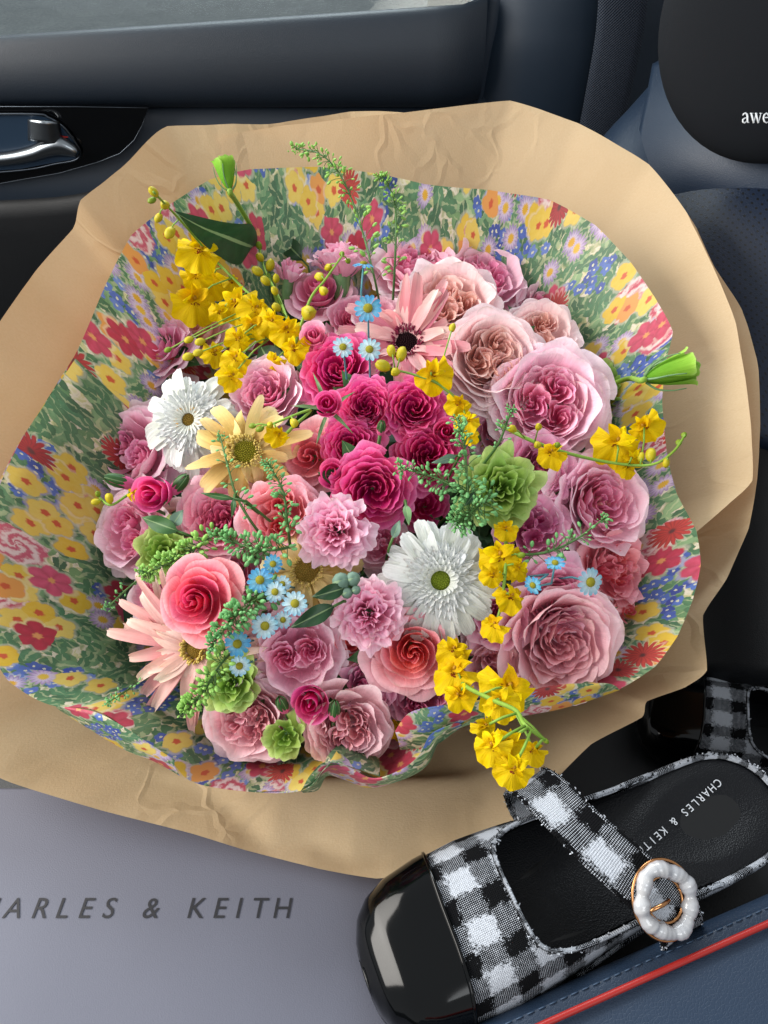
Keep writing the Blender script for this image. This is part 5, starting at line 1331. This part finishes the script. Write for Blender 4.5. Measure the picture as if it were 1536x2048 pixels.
sprig('thin pennycress sprig rising between the orchids and the largest pink rose', [(965, 930, .03), (995, 890, .055), (1012, 850, .06), (1022, 820, .065)], 5., .7, 14, 'pod', 12)
sprig('pennycress sprig lying over the deep pink frilled rose at the right', [(1030, 1110, .03), (1090, 1105, .045), (1150, 1080, .05), (1210, 1035, .055)], 5.4, 1.1, 22, 'pod', 13)
sprig('loose pennycress wisp on the printed paper at the left', [(330, 1130, 0.), (270, 1165, .015), (215, 1215, .02)], 4., .9, 14, 'pod', 14)
sprig('dark pennycress wisp at the lower left against the paper', [(330, 1330, 0.), (270, 1370, .01), (215, 1405, .015)], 4., .7, 12, 'pod', 15)
# leaves and berries
loose_leaf('broad dark green leaf behind the orchids on the top left paper', 506, 494, 366, 436, 42, .012, 'dark', twist=.5)
loose_leaf('dark green leaf on the lower cream gerbera', 690, 1176, 624, 1194, 17, .05, 'dark')
loose_leaf('glossy green leaf with cut tip between daisies and lower carnation', 668, 1212, 580, 1256, 20, .05, 'dark')
loose_leaf('dark leaf tip behind the back row pink roses', 605, 520, 566, 478, 20, .0, 'dark')
loose_leaf('olive leaf near the left rim above the small green lisianthus', 356, 1062, 282, 1034, 18, .03, 'leaf')
loose_leaf('grey green leaf beside the olive leaf at the left', 345, 1050, 366, 1020, 14, .03, 'grey')
loose_leaf('long narrow leaf on the slender pennycress', 468, 998, 400, 986, 7, .065, 'leaf')
loose_leaf('short narrow leaf hanging from the slender pennycress', 468, 998, 464, 1034, 6, .065, 'leaf')
loose_leaf('pale narrow leaf over the hot pink rose by the pennycress', 912, 912, 864, 926, 9, .06, 'grey')
loose_leaf('green blade between the tall cabbage rose and the white gerbera', 812, 1010, 818, 1050, 9, .04, 'sepal')
loose_leaf('grey green blade at the top of the big white gerbera', 786, 1076, 800, 1040, 10, .045, 'grey')
loose_leaf('dark leaf under the ruffled green lisianthus', 950, 985, 930, 1012, 7, .06, 'dark')
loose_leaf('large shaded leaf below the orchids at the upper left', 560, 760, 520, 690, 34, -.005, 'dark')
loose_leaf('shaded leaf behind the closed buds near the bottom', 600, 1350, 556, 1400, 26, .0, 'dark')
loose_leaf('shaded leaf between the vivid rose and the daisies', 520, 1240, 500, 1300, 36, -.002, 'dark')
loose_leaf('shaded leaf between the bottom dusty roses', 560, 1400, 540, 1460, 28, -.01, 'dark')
eu = on_dome(690, 1165, .045)
eo = thing('eucalyptus_twig', 'grey green eucalyptus twig with round berries beside the lower carnation', 'eucalyptus', Matrix.Translation(eu))
for px, py, r in ((682, 1163, 17), (706, 1158, 14), (694, 1186, 11), (712, 1180, 9), (676, 1182, 8)):
    q = on_dome(px, py, .048)-eu; MB().ball(q, (r*.5/FPX*.95, r*.5/FPX*.95, r*.5/FPX), Vector((.2, -.4, 1)), 10, 7, lambda th, ph: 1-.25*math.exp(-(th/.35)**2)).build('berry', G['grey'], eo)
MB().tube([on_dome(690, 1168, .045)-eu, on_dome(700, 1180, .03)-eu, on_dome(705, 1190, -.03)-eu, wld(0, 0, -.12)-eu], .0012, 6).build('stem', G['stem'], eo)
# dense foliage underlay inside the bundle
rng = random.Random(4)
fol = thing('bouquet_foliage', 'dark green leaves packed between the flowers deep inside the bouquet', 'foliage', Matrix.Translation(wld(0, 0, -.05)))
for k in range(110):
    a = rng.uniform(0, 6.28); r = .185*math.sqrt(rng.random()); u, v = r*math.cos(a), r*math.sin(a)-.004
    q = wld(u, v, dome(u, v)-.045-.012*rng.random())
    mb = leaf_mb(rng.uniform(.035, .06), rng.uniform(.010, .016), .2, .3, 4, 7, rng.uniform(-.5, .5))
    m4 = fol.matrix_world.inverted() @ frame(q, BN+Vector((rng.uniform(-.4, .4), rng.uniform(-.4, .4), 0)), rng.uniform(0, 6.28))
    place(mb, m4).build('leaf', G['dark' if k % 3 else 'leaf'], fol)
